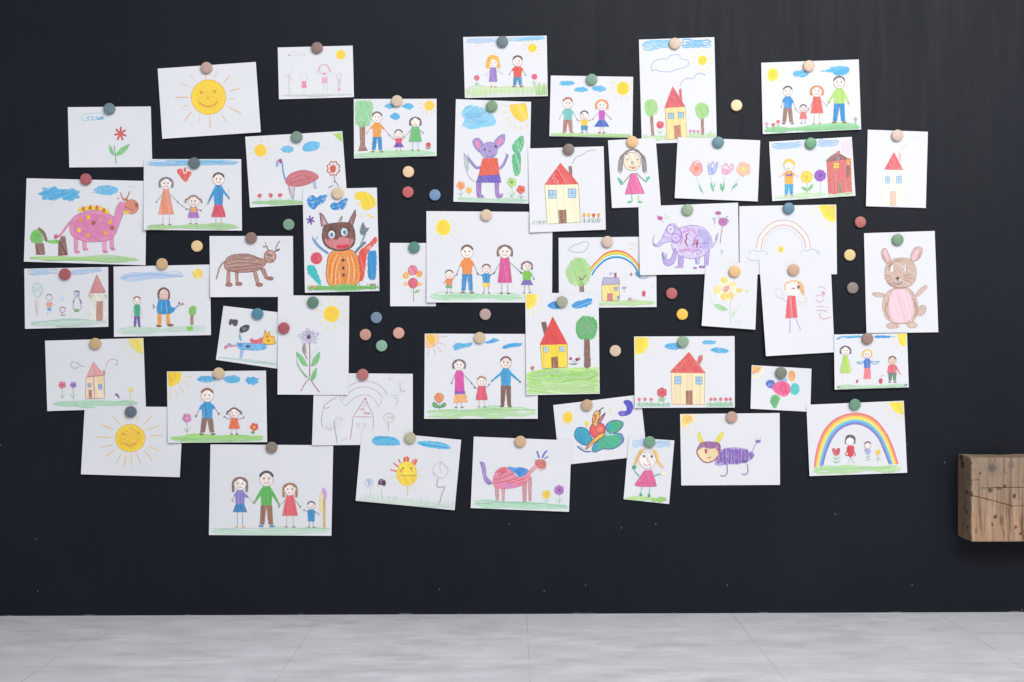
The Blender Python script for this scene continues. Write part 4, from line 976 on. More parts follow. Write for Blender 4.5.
# ---- smiling sun with closed eyes
s = Sheet('sleepysun', [(84.8, 406.1), (183.3, 407), (179.8, 477.2), (80.9, 474.3)], 1, (1, 0, 6, 5), (40, 330, .22727))
s.E(397, 476, 66, 61, 'f9d32a', a=1, cov=1.1, o='f0b83a', ow=.7); s.E(397, 476, 50, 45, 'f5c21f', a=.5, sp=1.2, ang=20)
for a in ((353, 416, 320, 378), (378, 405, 374, 372), (425, 410, 437, 375), (455, 418, 492, 380), (472, 440, 526, 420), (482, 467, 540, 463), (475, 510, 530, 532), (458, 528, 494, 574), (425, 540, 442, 588), (400, 548, 404, 596), (378, 545, 368, 606), (358, 540, 335, 588), (330, 526, 290, 556), (322, 505, 265, 517), (312, 472, 248, 471), (322, 437, 266, 416)):
    s.L([a[:2], a[2:]], 'f2be4c', .95, .85)
s.L([(358, 465), (365, 455), (375, 462)], 'd88f2c', .8); s.L([(425, 460), (433, 452), (442, 460)], 'd88f2c', .8); s.L([(372, 495), (385, 505), (400, 507), (415, 502), (426, 490)], 'd87a24', .7, .95)
s.build('drawing of a content yellow sun with closed eyes, lowest drawing at the far left')

# ---- father and pigtailed girl
s = Sheet('fathergirl', [(166.9, 371.5), (266, 370.6), (267.2, 442.1), (167.9, 442.9)], 2, (2, 3, 5, 5), (160, 360, .13201))
s.F([(58, 90), (160, 90), (162, 130), (140, 175), (100, 198), (60, 200)], 'f9d524', a=1, cov=1.1); s.F([(58, 92), (130, 92), (120, 160), (60, 175)], 'f5c21c', a=.5)
for a in ((188, 122, 242, 130), (172, 155, 228, 195), (148, 195, 180, 245), (110, 215, 132, 265), (78, 225, 80, 292)):
    s.L([a[:2], a[2:]], 'f5d24a', 1.2, .8)
s.cloud(352, 146, 72, 26, '4fa4e2', .95); s.cloud(545, 146, 66, 30, '58a8e4', .95); s.cloud(698, 157, 52, 32, '58a8e4', .95)
s.streaks(65, 592, 790, 588, 52, '9cd86a', 18, 1.3, .75); s.streaks(75, 605, 780, 600, 40, '7cc84c', 12, 1.2, .6)
s.person(358, 268, 48, 562, 'spiky', '96593e', 'shirt', '2e8ed4', 'pants', '8a6458', lh=(272, 425), rh=(445, 408), wy=440, hy=548, sw=42, bw=52, ac='6a6468', shoe='7a5a52')
s.person(562, 402, 37, 560, 'pig', '6e4f46', 'dress', 'f06a3a', lh=(488, 430), rh=(635, 435), hy=520, bw=42, sw=22, ac='5a545c', shoe='5a4a4c', lc='8a7a7c')
s.flower(203, 440, 34, 'd478bc', 'f4c4a0', 560, '7cb86a'); s.flower(714, 507, 30, 'e2583a', 'f3c23a', 560, '5ab04c', leaf=False); s.E(705, 550, 16, 8, '4aae4c')
s.build('drawing of a father in blue beside a pigtailed girl in an orange dress')

# ---- family of four on pale grass
s = Sheet('handfamily', [(210.5, 444.4), (333.2, 445.2), (331.4, 535.8), (208.9, 535)], 0, (2, 0, 4, 7), (200, 435, .16129))
s.streaks(62, 598, 812, 596, 42, 'b8dcc4', 18, 1.2, .6); s.L([(62, 582), (300, 578), (560, 582), (810, 580)], 'a4cfb4', .6)
s.person(248, 303, 38, 570, 'long', '80625c', 'shirt', '8a7cc8', 'skirt', '2f74b8', lh=(200, 405), rh=(332, 420), wy=425, hy=478, sw=30, bw=44, ac='c08a70', shoe='e2a44c', lc='6a9cc4', sleeve=True); s.L([(200, 405), (235, 428)], 'c08a70', .6)
s.person(412, 272, 44, 565, 'short', '46424c', 'shirt', '52b84c', 'pants', '98654e', lh=(338, 420), rh=(488, 428), wy=435, hy=555, sw=36, bw=40, sleeve='long', ac='8aa880', shoe='4a8ac0')
s.person(558, 338, 36, 570, 'long', 'a5754c', 'dress', 'e85864', lh=(490, 445), rh=(622, 445), hy=500, bw=48, sw=22, ac='a8787a', shoe='c05a70', lc='c8a4ac')
s.person(690, 437, 24, 572, 'short', '46424c', 'shirt', '3488cc', 'shorts', '3488cc', lh=(645, 465), rh=(738, 492), wy=525, hy=535, sw=22, bw=18, ac='4a7ab0', shoe='6a5458', lc='7a5a50', sleeve=False)
s.F([(762, 400), (778, 400), (778, 580), (764, 580)], 'dfb868', a=.85); s.L([(748, 360), (745, 420), (752, 475)], 'f2dc5a', 1.6, .8); s.B([(755, 335), (770, 330), (788, 365), (778, 400), (760, 370)], 'd4a0dc', a=.8); s.L([(768, 385), (772, 450)], 'e0a070', 1.2, .8)
s.build('drawing of a family of four beside a tall coloured stick, lowest sheet of all')

# ---- sun on a stalk with orange hair
s = Sheet('lionsun', [(361.8, 430.3), (461.2, 439.8), (454.6, 510.2), (355.6, 500.7)], 2, (1, 3, 5, 4), (350, 425, .13203))
s.B([(165, 120), (195, 85), (270, 85), (350, 100), (380, 145), (340, 155), (260, 155), (190, 150)], '5ab4e6', a=.85, ang=5); s.L([(185, 110), (260, 92), (340, 108)], '2a8fd2', 1.3, .8); s.L([(190, 145), (220, 150), (260, 145), (360, 150)], '2a8fd2', 1.2, .7)
s.B([(508, 132), (560, 120), (640, 125), (720, 140), (768, 175), (700, 182), (600, 170), (540, 155)], '5ab4e6', a=.85, ang=8); s.L([(530, 145), (640, 158), (740, 172)], '2a8fd2', 1.4, .8)
for a in ((368, 318, 328, 288), (355, 352, 304, 338), (382, 288, 368, 260), (408, 280, 410, 245), (418, 278, 420, 240), (432, 278, 435, 236), (442, 282, 444, 245), (470, 292, 482, 258), (480, 300, 500, 256), (492, 304, 508, 262)):
    s.L([a[:2], a[2:]], 'ea4a10', 2.1, 1)
s.E(430, 368, 76, 92, 'f9de3c', a=.98, cov=1.05, o='eec23a', ow=.6); s.B([(356, 385), (505, 385), (495, 420), (470, 450), (430, 460), (390, 445), (362, 415)], 'f6cf22', a=.7)
s.L([(382, 382), (440, 382), (505, 381)], 'b08a3a', .7, .9); s.E(401, 328, 8, 7, '5a4a2c', a=1, sp=.4); s.E(462, 328, 8, 7, '5a4a2c', a=1, sp=.4); s.E(388, 346, 9, 9, 'f0853a', a=.9); s.E(470, 342, 7, 9, 'f0a03a', a=.8); s.L([(378, 340), (392, 352)], 'd85a3a', .6)
for a in ((305, 400, 352, 388), (330, 460, 358, 432), (370, 488, 388, 462), (510, 352, 550, 335), (512, 390, 558, 388), (502, 430, 535, 450), (475, 462, 500, 490), (440, 468, 432, 540)):
    s.L([a[:2], a[2:]], 'f3d66a', .9, .65)
s.L([(435, 465), (434, 540)], 'eec04a', .9)
s.L([(115, 430), (135, 408), (172, 420), (165, 460), (135, 470), (118, 445)], '9aacdc', .6, .7, closed=True); s.scribble(145, 438, 24, 26, '8aa0d8', 10, .5, .6); s.L([(158, 472), (158, 545)], 'a8cbb4', .5)
s.scribble(235, 430, 30, 24, '6a2c58', 18, 1.0, .9); s.E(258, 440, 14, 24, '3c2440', a=.95); s.L([(208, 465), (225, 440)], '6a2c58', .8); s.L([(240, 475), (242, 560)], 'a8cbb4', .6)
s.L([(632, 375), (628, 330), (650, 300), (690, 275), (710, 300), (740, 330), (738, 370), (705, 400), (665, 395), (632, 360)], 'a89ab0', .45, .7); s.L([(690, 275), (680, 320), (690, 360)], 'b4a8bc', .4); s.L([(668, 402), (658, 440), (668, 472), (718, 468), (700, 510), (680, 590)], '9a6078', .6, .85)
s.blades(50, 570, 790, 635, 62, 'b4dcbc', 60, .6, .65); s.streaks(55, 560, 785, 622, 30, 'cbe6d0', 6, .8, .4)
s.build('drawing of a sun face with spiky orange hair standing on a stalk in grass')

# ---- brown ... elephant
s = Sheet('elephant', [(638.5, 206.4), (738.1, 202.6), (739, 273.6), (640, 275)], 2, (1, 2, 6, 0), (635, 198, .12022))
s.L([(640, 415), (665, 375), (685, 335)], '7a72b0', .8); s.B([(665, 350), (675, 305), (692, 292), (690, 330), (672, 360)], 'a8a0d8', a=.7)
for q in ([(360, 475), (405, 480), (400, 575), (358, 570)], [(500, 490), (540, 490), (532, 550), (505, 550)], [(575, 440), (620, 430), (608, 560), (578, 560)]):
    s.F(q, 'b49cdc', ang=82, a=.8, o='7a68b8', ow=.5)
s.E(368, 575, 36, 10, 'b890cc', a=.85); s.E(500, 582, 18, 9, '9a70b8', a=.85); s.E(560, 574, 32, 13, '8f68b4', a=.9); s.L([(505, 500), (515, 545)], '6a5cb4', 1.4, .7)
s.B([(305, 385), (350, 300), (370, 255), (420, 235), (490, 228), (570, 250), (625, 310), (642, 375), (615, 435), (560, 485), (480, 505), (400, 490), (330, 450)], 'd6c4ea', a=.9, ang=60, jit=.8, cov=1.0, o='8a78c4', ow=.6)
for x, y, c in ((430, 290, 'c48ad4'), (470, 420, 'c890d0'), (540, 300, 'a48ad8'), (560, 400, 'a88ed8'), (400, 420, 'cc96d4'), (590, 350, '9a8cd8'), (500, 350, 'c48ad0'), (520, 455, 'b898d8')):
    s.scribble(x, y, 42, 32, c, 10, .7, .75)
s.B([(520, 260), (590, 275), (630, 350), (600, 430), (560, 340)], 'b4aee4', a=.5, ang=80); s.L([(410, 245), (480, 270), (500, 300)], 'c060c0', 1, .6); s.L([(340, 455), (410, 430), (460, 430)], 'c878cc', 1.1, .7)
s.B([(235, 530), (225, 460), (240, 455), (250, 500), (275, 510), (300, 500), (330, 420), (345, 455), (330, 530), (290, 562), (255, 558)], 'b8a4dc', a=.85, o='7a68b8', ow=.5); s.L([(228, 462), (238, 500), (255, 495), (268, 462)], '5a4c94', .7)
s.B([(150, 375), (175, 390), (215, 350), (240, 300), (262, 250), (290, 218), (330, 225), (375, 270), (380, 340), (345, 375), (300, 362), (240, 375), (200, 402), (165, 400)], 'cdbbe6', a=.9, cov=1.0, ang=30, o='8a78c4', ow=.6)
s.L([(165, 398), (148, 360), (160, 310)], '8a80b8', .6); s.L([(150, 380), (168, 392)], '4a3a80', 1.6, .9)
s.O(297, 262, 34, 38, '8a68b8', .8, .85); s.E(297, 262, 28, 32, 'dccfee', a=.8); s.E(296, 260, 6, 9, '33284c', a=1, sp=.4); s.O(340, 332, 36, 38, 'b078c0', .8, .8); s.L([(328, 330), (350, 332)], '4a3a60', .9); s.E(322, 222, 22, 14, 'c8b8e6', a=.7)
s.L([(368, 255), (385, 290), (392, 340), (375, 385)], 'b05cb8', .8)
s.L([(448, 295), (425, 310), (432, 340), (418, 355), (428, 385), (440, 398)], '9a2c6c', 1.0, .9); s.L([(500, 350), (482, 385), (534, 378)], '9a2c6c', 1.1, .95, sm=False); s.L([(516, 342), (513, 412)], '9a2c6c', 1.1, .95); s.L([(524, 352), (520, 400)], '9a2c6c', .8, .9); s.L([(555, 385), (600, 370)], '6a58c0', 1.0, .8)
s.L([(500, 348), (480, 386), (536, 378)], '9a2c6c', 1.2, 1, sm=False); s.L([(518, 342), (514, 414)], '9a2c6c', 1.2, 1); s.E(210, 167, 22, 16, 'cf4a98', a=.95); s.L([(180, 145), (200, 160)], '9a6aa8', .8); s.L([(225, 180), (238, 208)], 'd8a0c8', .6); s.E(268, 150, 20, 26, 'dfe8e0', a=.7)
s.E(692, 125, 25, 16, 'c868b0', a=.9); s.L([(672, 112), (712, 135)], 'a03c8c', 1.2); s.E(732, 198, 40, 36, 'c478b4', a=.9); s.L([(715, 180), (730, 200), (745, 185)], '9a4a8c', .9); s.L([(640, 175), (665, 170), (660, 215)], '8f88a4', .8); s.L([(690, 160), (720, 172)], '8a80a0', .7); s.L([(775, 150), (760, 165), (785, 200)], '8a80a0', .7); s.L([(728, 235), (718, 300), (708, 380)], 'b070a8', .7, .8); s.L([(712, 440), (738, 438)], '6a9a84', .7); s.L([(722, 440), (720, 470)], '6a9a84', .7)
s.build('drawing of a big purple elephant with a raised trunk and two pink flowers')

# ---- rainbow over a yellow house
s = Sheet('rainbowhouse', [(558.6, 237.8), (656, 236.5), (656.6, 307), (559, 308)], 0, (2, 0, 0, 5), (555, 230, .12027))
s.L([(118, 160), (150, 130), (190, 118), (235, 100), (275, 105), (275, 140), (240, 180), (200, 185), (160, 185), (120, 170)], '7a9ab8', .6, .75, closed=True)
for k, c in enumerate(('e2463c', 'f3a03a', 'f9dc3c', '8cc24a', 'f0f4f8', '6aaee0', '3f70c4')):
    f = k * 9.5
    s.L([(285 + f * .4, 330 + f * .85), (345, 262 + f), (420, 195 + f), (500, 172 + f), (580, 185 + f), (650, 235 + f), (712 - f * .3, 315 + f * .9)], c, 1.15, .9)
s.tree([(90, 350), (110, 290), (160, 240), (215, 228), (270, 265), (300, 330), (290, 410), (245, 462), (170, 465), (115, 430)], [(200, 400), (238, 400), (240, 515), (205, 515)], 'a2d47c', '8a5a4c', .7); s.L([(200, 380), (218, 415), (255, 375)], '8a5a4c', 1.1)
s.streaks(365, 615, 835, 600, 40, 'b8de8c', 14, 1.2, .7); s.blades(365, 635, 835, 620, 30, '9ccc74', 40, .7, .5)
s.F([(492, 358), (512, 356), (512, 400), (494, 402)], 'a85858', a=.9); s.F([(390, 455), (535, 450), (535, 585), (390, 592)], 'f8e088', a=.9, o='7a6a6c', cov=1.0); s.F([(402, 395), (530, 398), (540, 448), (390, 455)], 'b0aacc', a=.8, o='6a6480'); s.F([(435, 530), (476, 526), (478, 586), (437, 590)], 'd07a80', a=.9, o='a04a54'); s.window(507, 488, 15, 15); s.window(528, 560, 9, 12); s.F([(450, 352), (475, 350), (478, 372), (450, 376)], 'c8d4e8', a=.7)
s.L([(575, 475), (580, 520)], '8a84a8', .5); s.E(575, 480, 20, 10, 'a49cc4', a=.8); s.E(635, 368, 10, 15, 'd8566c', a=.9); s.E(738, 528, 16, 24, 'd8485c', a=.95); s.E(625, 575, 20, 14, 'd09cc4', a=.8); s.L([(560, 395), (620, 380)], 'e0c8cc', .4)
s.B([(665, 360), (690, 345), (715, 378), (690, 392)], '6a9cd0', a=.85); s.L([(700, 392), (740, 402), (770, 390), (770, 380)], '8ab0dc', 1.0, .7); s.L([(620, 110), (655, 110)], 'f3c88a', .8); s.L([(620, 155), (650, 152)], 'f3c88a', .8); s.L([(800, 450), (825, 485)], 'dcc8e4', .9, .6)
s.build('drawing of a rainbow over a yellow house with a round green tree')

# ---- thin rainbow between clouds
s = Sheet('thinrainbow', [(739.3, 206.2), (836.3, 204.5), (837, 274.2), (739.6, 274.4)], 3, (1, 2, 0, 0), (735, 198, .12022))
s.F([(695, 60), (845, 56), (845, 198), (790, 195), (745, 165), (715, 115)], 'fae04e', a=1, cov=1.1); s.F([(730, 60), (845, 58), (843, 180), (780, 150)], 'f7d02e', a=.5)
for a in ((690, 100, 615, 108), (690, 135, 645, 155), (702, 170, 680, 225), (740, 200, 730, 255), (765, 210, 765, 240), (795, 215, 790, 270), (825, 210, 825, 265)):
    s.L([a[:2], a[2:]], 'f8ea9c', 1.0, .7)
def arch(d, rr, c, w, a): d.L([(403 - rr, 425), (403 - rr * .92, 345 - (rr - 190) * .4), (403 - rr * .72, 290 - (rr - 190) * .75), (403 - rr * .4, 240 - (rr - 190)), (403, 220 - (rr - 190) * 1.05), (403 + rr * .4, 240 - (rr - 190)), (403 + rr * .72, 290 - (rr - 190) * .75), (403 + rr * .93, 345 - (rr - 190) * .4), (403 + rr, 418)], c, w, a)
arch(s, 205, 'fcf4dc', 2.4, .9)
arch(s, 225, 'dd88a4', .6, .85); arch(s, 186, 'e08a80', .65, .85); arch(s, 160, 'c9cfe6', .5, .7)
s.E(382, 428, 24, 28, 'f8d84a', a=.9); s.E(382, 430, 13, 15, 'f5c838', a=.8)
s.L([(130, 475), (120, 450), (150, 432), (185, 445), (230, 440), (265, 455), (270, 475)], 'bcc6de', .8, .85); s.L([(100, 485), (130, 520), (190, 515)], 'bcc6de', .8, .8); s.L([(540, 465), (560, 435), (600, 440), (640, 425), (690, 440), (705, 465)], 'bcc6de', .8, .85); s.E(690, 455, 14, 10, 'c4d0e8', a=.7)
s.build('drawing of a thin pale pink rainbow between two outline clouds, big yellow corner sun')

# ---- daffodil
s = Sheet('daffodil', [(705.5, 266), (758, 261), (755.3, 329.6), (701.7, 325.8)], 4, (0, 2, 5, 5), (698, 258, .1115))
s.B([(165, 250), (235, 190), (320, 225), (330, 320), (250, 380), (165, 320)], 'faf0cc', a=.9)
for x, y, rx, ry, c in ((235, 200, 32, 30, 'f3d468'), (170, 285, 34, 34, 'f6e08c'), (240, 345, 38, 32, 'f2cf5a'), (295, 340, 28, 34, 'f4d878'), (315, 235, 28, 22, 'f6dc88'), (370, 290, 28, 20, 'f3cf5c')):
    s.E(x, y, rx, ry, c, a=.75, jit=.5)
s.E(255, 275, 48, 42, 'f3ddc0', a=.8); s.scribble(255, 275, 36, 28, 'dc8078', 14, .9, .65); s.E(440, 295, 20, 14, 'e4ecb4', a=.7)
s.L([(292, 380), (288, 480), (292, 600)], 'b4d8b0', .8, .6); s.B([(145, 415), (190, 415), (268, 460), (225, 475), (170, 455)], 'abdc98', a=.8); s.L([(105, 330), (130, 400), (150, 430)], 'b8d8bc', .7, .6); s.L([(300, 530), (350, 460), (395, 420)], 'c4e2c0', .8, .55); s.B([(300, 500), (330, 480), (320, 530)], 'c4e6bc', a=.6); s.L([(330, 600), (345, 570), (375, 575), (375, 605)], 'c4e2c0', .7, .55); s.L([(375, 260), (390, 215)], 'dceac8', .8, .5)
s.build('drawing of a pale yellow daffodil with light green leaves on a small upright sheet')

# ---- girl in a red dress with writing
s = Sheet('redgirl', [(759, 259), (830.5, 257), (834.5, 352.2), (766, 356.2)], 4, (1, 2, 6, 0), (752, 250, .16129))
s.L([(235, 425), (235, 500), (228, 508)], 'b4aedc', 1.3, .75); s.L([(270, 420), (290, 470), (305, 492)], 'b4aedc', 1.3, .75); s.E(233, 508, 10, 6, 'c8c4e8'); s.E(300, 490, 7, 9, 'c8c4e8')
s.L([(215, 322), (180, 300), (152, 290)], 'b8acc8', .7, .8); s.L([(185, 300), (190, 265), (165, 238), (148, 255), (155, 300)], 'ccc8dc', .6, .8); s.L([(278, 320), (320, 325)], 'c0a4bc', .7, .8); s.L([(275, 345), (330, 345)], 'e0b4b8', .6, .7); s.L([(325, 330), (335, 290), (340, 345)], 'eec8a0', .7)
s.F([(222, 285), (268, 285), (282, 418), (207, 424)], 'e65a64', a=.9, ang=86, o='dc5460', cov=1.0)
s.E(258, 240, 38, 44, 'fbf0ea', a=.8); s.L([(225, 195), (205, 215), (202, 250)], 'f2b878', 1.3, .8); s.L([(222, 205), (250, 190), (270, 192), (300, 200)], 'f0b070', 1.3, .8); s.L([(240, 195), (235, 220)], 'f2c090', .9); s.L([(262, 195), (265, 218)], 'f2c090', .9)
s.B([(285, 195), (310, 205), (325, 250), (318, 285), (300, 250), (285, 220)], 'f0b27c', a=.85); s.E(288, 230, 8, 11, '5f5a64', a=.95); s.E(257, 238, 11, 5, 'd87a90', a=.95); s.L([(250, 235), (258, 242), (266, 234)], 'cf6880', .6)
# the child's own pencil writing, running down the side of the sheet
s.ox, s.oy, s.s = 810, 280, .06597
for q, c in (([(108, 118), (160, 103), (218, 120), (236, 152)], 'dca6b8'), ([(168, 178), (208, 184), (225, 206), (206, 222), (186, 198)], 'd490a8'), ([(88, 252), (120, 234), (165, 231), (205, 245), (216, 266)], 'd8a0b4'),
             ([(88, 296), (110, 318), (150, 326), (195, 312), (212, 288)], 'd8a0b4'), ([(140, 322), (137, 362)], 'd4a8b8'), ([(104, 402), (160, 400), (216, 403)], 'd0a4b8'), ([(98, 460), (160, 459), (250, 462)], 'd8a0b4'), ([(214, 463), (238, 472), (252, 492)], 'd8a0b4'),
             ([(166, 494), (144, 526), (160, 566), (206, 592), (262, 578), (326, 560)], 'd896ae'), ([(225, 412), (292, 412)], 'd0ccd6')):
    s.L(q, c, .75, .9)
s.E(200, 195, 22, 14, 'd898b0', a=.8, sp=.5)
s.build('drawing of a girl in a red dress with pink handwriting down the side')

# ---- bunny
s = Sheet('bunny', [(864, 233.2), (934.7, 230.9), (938.3, 332.2), (866.5, 333.2)], 0, (3, 4, 3, 5), (825, 225, .25641))
BN = 'd2b4a6'; BO = 'a07c6c'
for q in ([(183, 268), (200, 263), (230, 268), (232, 280), (200, 280)], [(355, 270), (370, 250), (392, 235), (398, 245), (378, 265), (360, 280)], [(238, 392), (255, 382), (285, 388), (285, 400), (250, 403)], [(320, 385), (345, 378), (360, 392), (345, 402), (325, 398)], [(362, 325), (380, 312), (395, 322), (388, 345), (370, 355), (360, 345)]):
    s.B(q, BN, a=.85, o=BO, ow=.4)
s.B([(225, 300), (240, 265), (275, 245), (315, 243), (345, 265), (362, 310), (360, 350), (335, 380), (285, 385), (245, 370), (228, 340)], BN, a=.85, ang=80, o=BO, ow=.5); s.B([(250, 300), (262, 262), (290, 248), (320, 258), (342, 300), (340, 355), (315, 378), (270, 375), (252, 345)], 'f2c6d2', a=.95, ang=80, cov=1.05)
s.B([(220, 105), (232, 90), (245, 105), (257, 140), (240, 150), (225, 130)], BN, a=.9, o=BO, ow=.5); s.B([(228, 105), (238, 102), (248, 135), (238, 140)], 'f2bccb', a=.95); s.B([(332, 130), (345, 95), (365, 85), (380, 95), (372, 125), (350, 142)], BN, a=.9, o=BO, ow=.5); s.B([(340, 130), (352, 102), (366, 98), (360, 122), (348, 136)], 'f2bccb', a=.95)
s.B([(233, 180), (245, 148), (280, 130), (325, 132), (352, 160), (355, 200), (340, 232), (300, 248), (260, 240), (238, 215)], BN, a=.9, ang=30, o=BO, ow=.5, cov=1.0)
for q in ([(240, 300), (236, 335), (252, 365)], [(248, 285), (243, 320)], [(352, 300), (357, 335), (345, 362)], [(346, 285), (351, 320)], [(228, 120), (240, 145)], [(375, 105), (360, 135)], [(245, 165), (265, 145), (300, 136)], [(245, 225), (280, 243), (320, 243)]):
    s.L(q, 'b08a78', 1.3, .85)
for x in (262, 310):
    s.B([(x - 8, 180), (x - 5, 160), (x + 6, 157), (x + 8, 176), (x, 182)], 'ebe0da', a=.95)
s.L([(254, 178), (253, 162), (262, 155)], K, .6, .95); s.L([(268, 164), (270, 182)], K, .9, 1); s.L([(304, 180), (310, 160)], K, .9, 1); s.L([(317, 160), (319, 178)], K, .9, 1)
s.F([(274, 203), (292, 202), (283, 218)], '3c3438', a=1, sp=.4); s.L([(283, 216), (283, 225)], K, .5); s.L([(262, 222), (275, 230), (290, 230), (302, 222)], K, .7, .95)
for a in ((235, 195, 258, 198), (232, 208, 258, 205), (240, 220, 260, 212), (305, 198, 335, 192), (308, 206, 338, 208), (305, 213, 332, 220)):
    s.L([a[:2], a[2:]], '94644e', .65, .9)
s.build('drawing of a brown bunny with a pink belly and pink inner ears')

# ---- three people with corner sun, small
s = Sheet('smallthree', [(834, 334.5), (907, 333.2), (908.8, 387.3), (834.7, 389.6)], 5, (1, 2, 3, 4), (830, 328, .09677))
s.L([(70, 118), (130, 90), (200, 98), (260, 92), (325, 90)], '5a9cdc', 1.8, .85); s.L([(100, 100), (180, 85), (310, 80)], '6aaae4', 1.0, .7); s.B([(460, 80), (560, 75), (640, 88), (600, 102), (480, 104)], '3f8ed8', a=.95); s.L([(620, 95), (680, 88)], '6aaae4', 1.0, .8)
s.F([(695, 60), (788, 58), (790, 170), (760, 195), (720, 160)], 'f8dc2c', a=1, cov=1.1)
for a in ((630, 55, 680, 55), (630, 95, 680, 105), (640, 150, 690, 140), (680, 220, 700, 175), (735, 280, 745, 215)):
    s.L([a[:2], a[2:]], 'f3d88a', .9, .6)
s.person(160, 235, 45, 590, 'bob', '6a4c64', 'dress', 'b4dc5a', lh=(100, 445), rh=(232, 425), hy=465, bw=55, sw=20, ac='e8c8c0', lc='f0d4cc', shoe='f0d4cc', ta=.9)
s.person(385, 270, 42, 600, 'bob', 'f0c058', 'shirt', '4a6cd0', 'skirt', 'ee7484', lh=(290, 352), rh=(505, 348), wy=412, hy=525, sw=34, bw=38, ac='5a84d4', lc='f0d4cc', shoe='f0d4cc', sleeve=False); s.L([(275, 352), (310, 372), (355, 350)], '5a84d4', .8); s.L([(415, 345), (465, 375), (500, 350)], '5a84d4', .8)
s.person(645, 335, 40, 560, 'short', '55444c', 'shirt', 'e66a78', 'pants', '4f7a6a', lh=(595, 462), rh=(725, 478), wy=462, hy=545, sw=44, bw=34, sleeve='long', ac='e0a494', shoe='5e4444', sk='f5d4b4')
s.E(280, 550, 11, 20, 'c84858', a=.9); s.E(525, 545, 20, 28, 'd84a58', a=.95); s.L([(520, 500), (560, 488)], '8a7ab8', .7); s.L([(530, 570), (535, 590)], '5a9a6a', .6)
s.streaks(70, 615, 805, 598, 40, 'a8d4a4', 14, 1.1, .6); s.E(785, 590, 18, 14, '6a9ab4', a=.8); s.E(90, 612, 18, 14, '7cb86a', a=.7)
s.build('small drawing of a woman in light green, blonde girl and boy in red')

# ---- red roof house with flower rows
s = Sheet('flowerhouse', [(634.1, 336.5), (734.6, 336.1), (734.8, 407.5), (634.8, 407.9)], 1, (2, 3, 5, 5), (630, 330, .24204))
s.F([(20, 30), (76, 30), (76, 62), (60, 92), (22, 104)], 'f9e030', a=1, cov=1.05); s.F([(20, 30), (60, 30), (50, 80), (22, 92)], 'f6d22a', a=.5)
for a in ((84, 38, 115, 40), (85, 58, 108, 70), (80, 75, 108, 95), (70, 92, 82, 112), (55, 105, 60, 128), (38, 112, 38, 140)):
    s.L([a[:2], a[2:]], 'f3e08a', .9, .6)
s.cloud(182, 68, 38, 15, '5aa8e2', .95); s.cloud(327, 51, 30, 9, '6aace4', .9); s.B([(332, 82), (355, 72), (400, 80), (405, 92), (370, 96), (345, 90)], '5aa8e2', a=.9); s.L([(290, 92), (315, 78)], 'b0bccc', .4)
s.streaks(25, 310, 170, 308, 14, 'a4d4ac', 6, 1, .6); s.streaks(312, 308, 428, 306, 14, 'a4d4ac', 6, 1, .6)
s.F([(285, 108), (298, 102), (300, 118), (288, 145), (278, 130)], 'd8645c', a=.9, o='b84a44')
s.house([(170, 176), (308, 178), (308, 308), (174, 308)], [(243, 92), (312, 178), (165, 174)], 'f8e2b4', 'e0504c', 'b08468', [(231, 252), (257, 250), (258, 308), (232, 308)], 'a0644c', ((198, 208, 13, 15), (285, 209, 13, 15)), ba=.85)
for x0, x1 in ((28, 168), (316, 428)):
    s.blades(x0, 318, x1, 316, 22, '5fb58c', 34, .6, .75)
for x in (38, 62, 88, 335, 352, 375, 398, 415):
    s.E(x, 286, 7, 7, 'dc7080', a=.9, sp=.5); s.L([(x, 292), (x, 308)], '6ab07c', .4)
s.flower(132, 258, 20, 'dc5868', 'c8404c', 298, '5ab06a', n=6); s.F([(120, 280), (142, 280), (142, 294), (122, 295)], '8acb7a', a=.7)
s.build('drawing of a cream house, red roof, with rows of pink flowers along the grass')

# ---- balloons or flower of blobs
s = Sheet('blobs', [(751.7, 365.1), (811.5, 368.7), (810.3, 411.8), (750.5, 408.7)], 0, (2, 4, 4, 0), (746, 358, .08505))
s.F([(76, 95), (185, 100), (165, 140), (135, 170), (76, 192)], 'f8b85c', a=.95); s.F([(76, 150), (120, 145), (170, 105), (185, 105), (140, 165), (76, 192)], 'f0935c', a=.8); s.L([(80, 225), (130, 225), (180, 190), (215, 130)], 'faeab4', 2.2, .6)
s.E(430, 260, 60, 30, '9cc4e2', a=.85); s.E(538, 210, 42, 66, 'f4ac5c', a=.95); s.E(575, 365, 55, 72, '5fc0c4', a=.92); s.B([(230, 305), (255, 265), (310, 258), (340, 300), (320, 355), (265, 350)], '5f64c4', a=.95); s.E(285, 312, 26, 20, '8fa0e0', a=.8)
s.B([(310, 365), (335, 300), (400, 272), (470, 280), (515, 330), (520, 400), (450, 455), (370, 425)], 'ee5c94', a=1, cov=1.1); s.B([(380, 330), (450, 310), (500, 380), (440, 430)], 'e8407f', a=.5)
s.B([(285, 520), (300, 450), (345, 430), (405, 470), (380, 520), (365, 570), (330, 590)], '5cc072', a=.85); s.scribble(335, 505, 50, 65, '3fa858', 26, .8, .7)
s.build('small drawing of coloured blobs like balloons around a pink one')

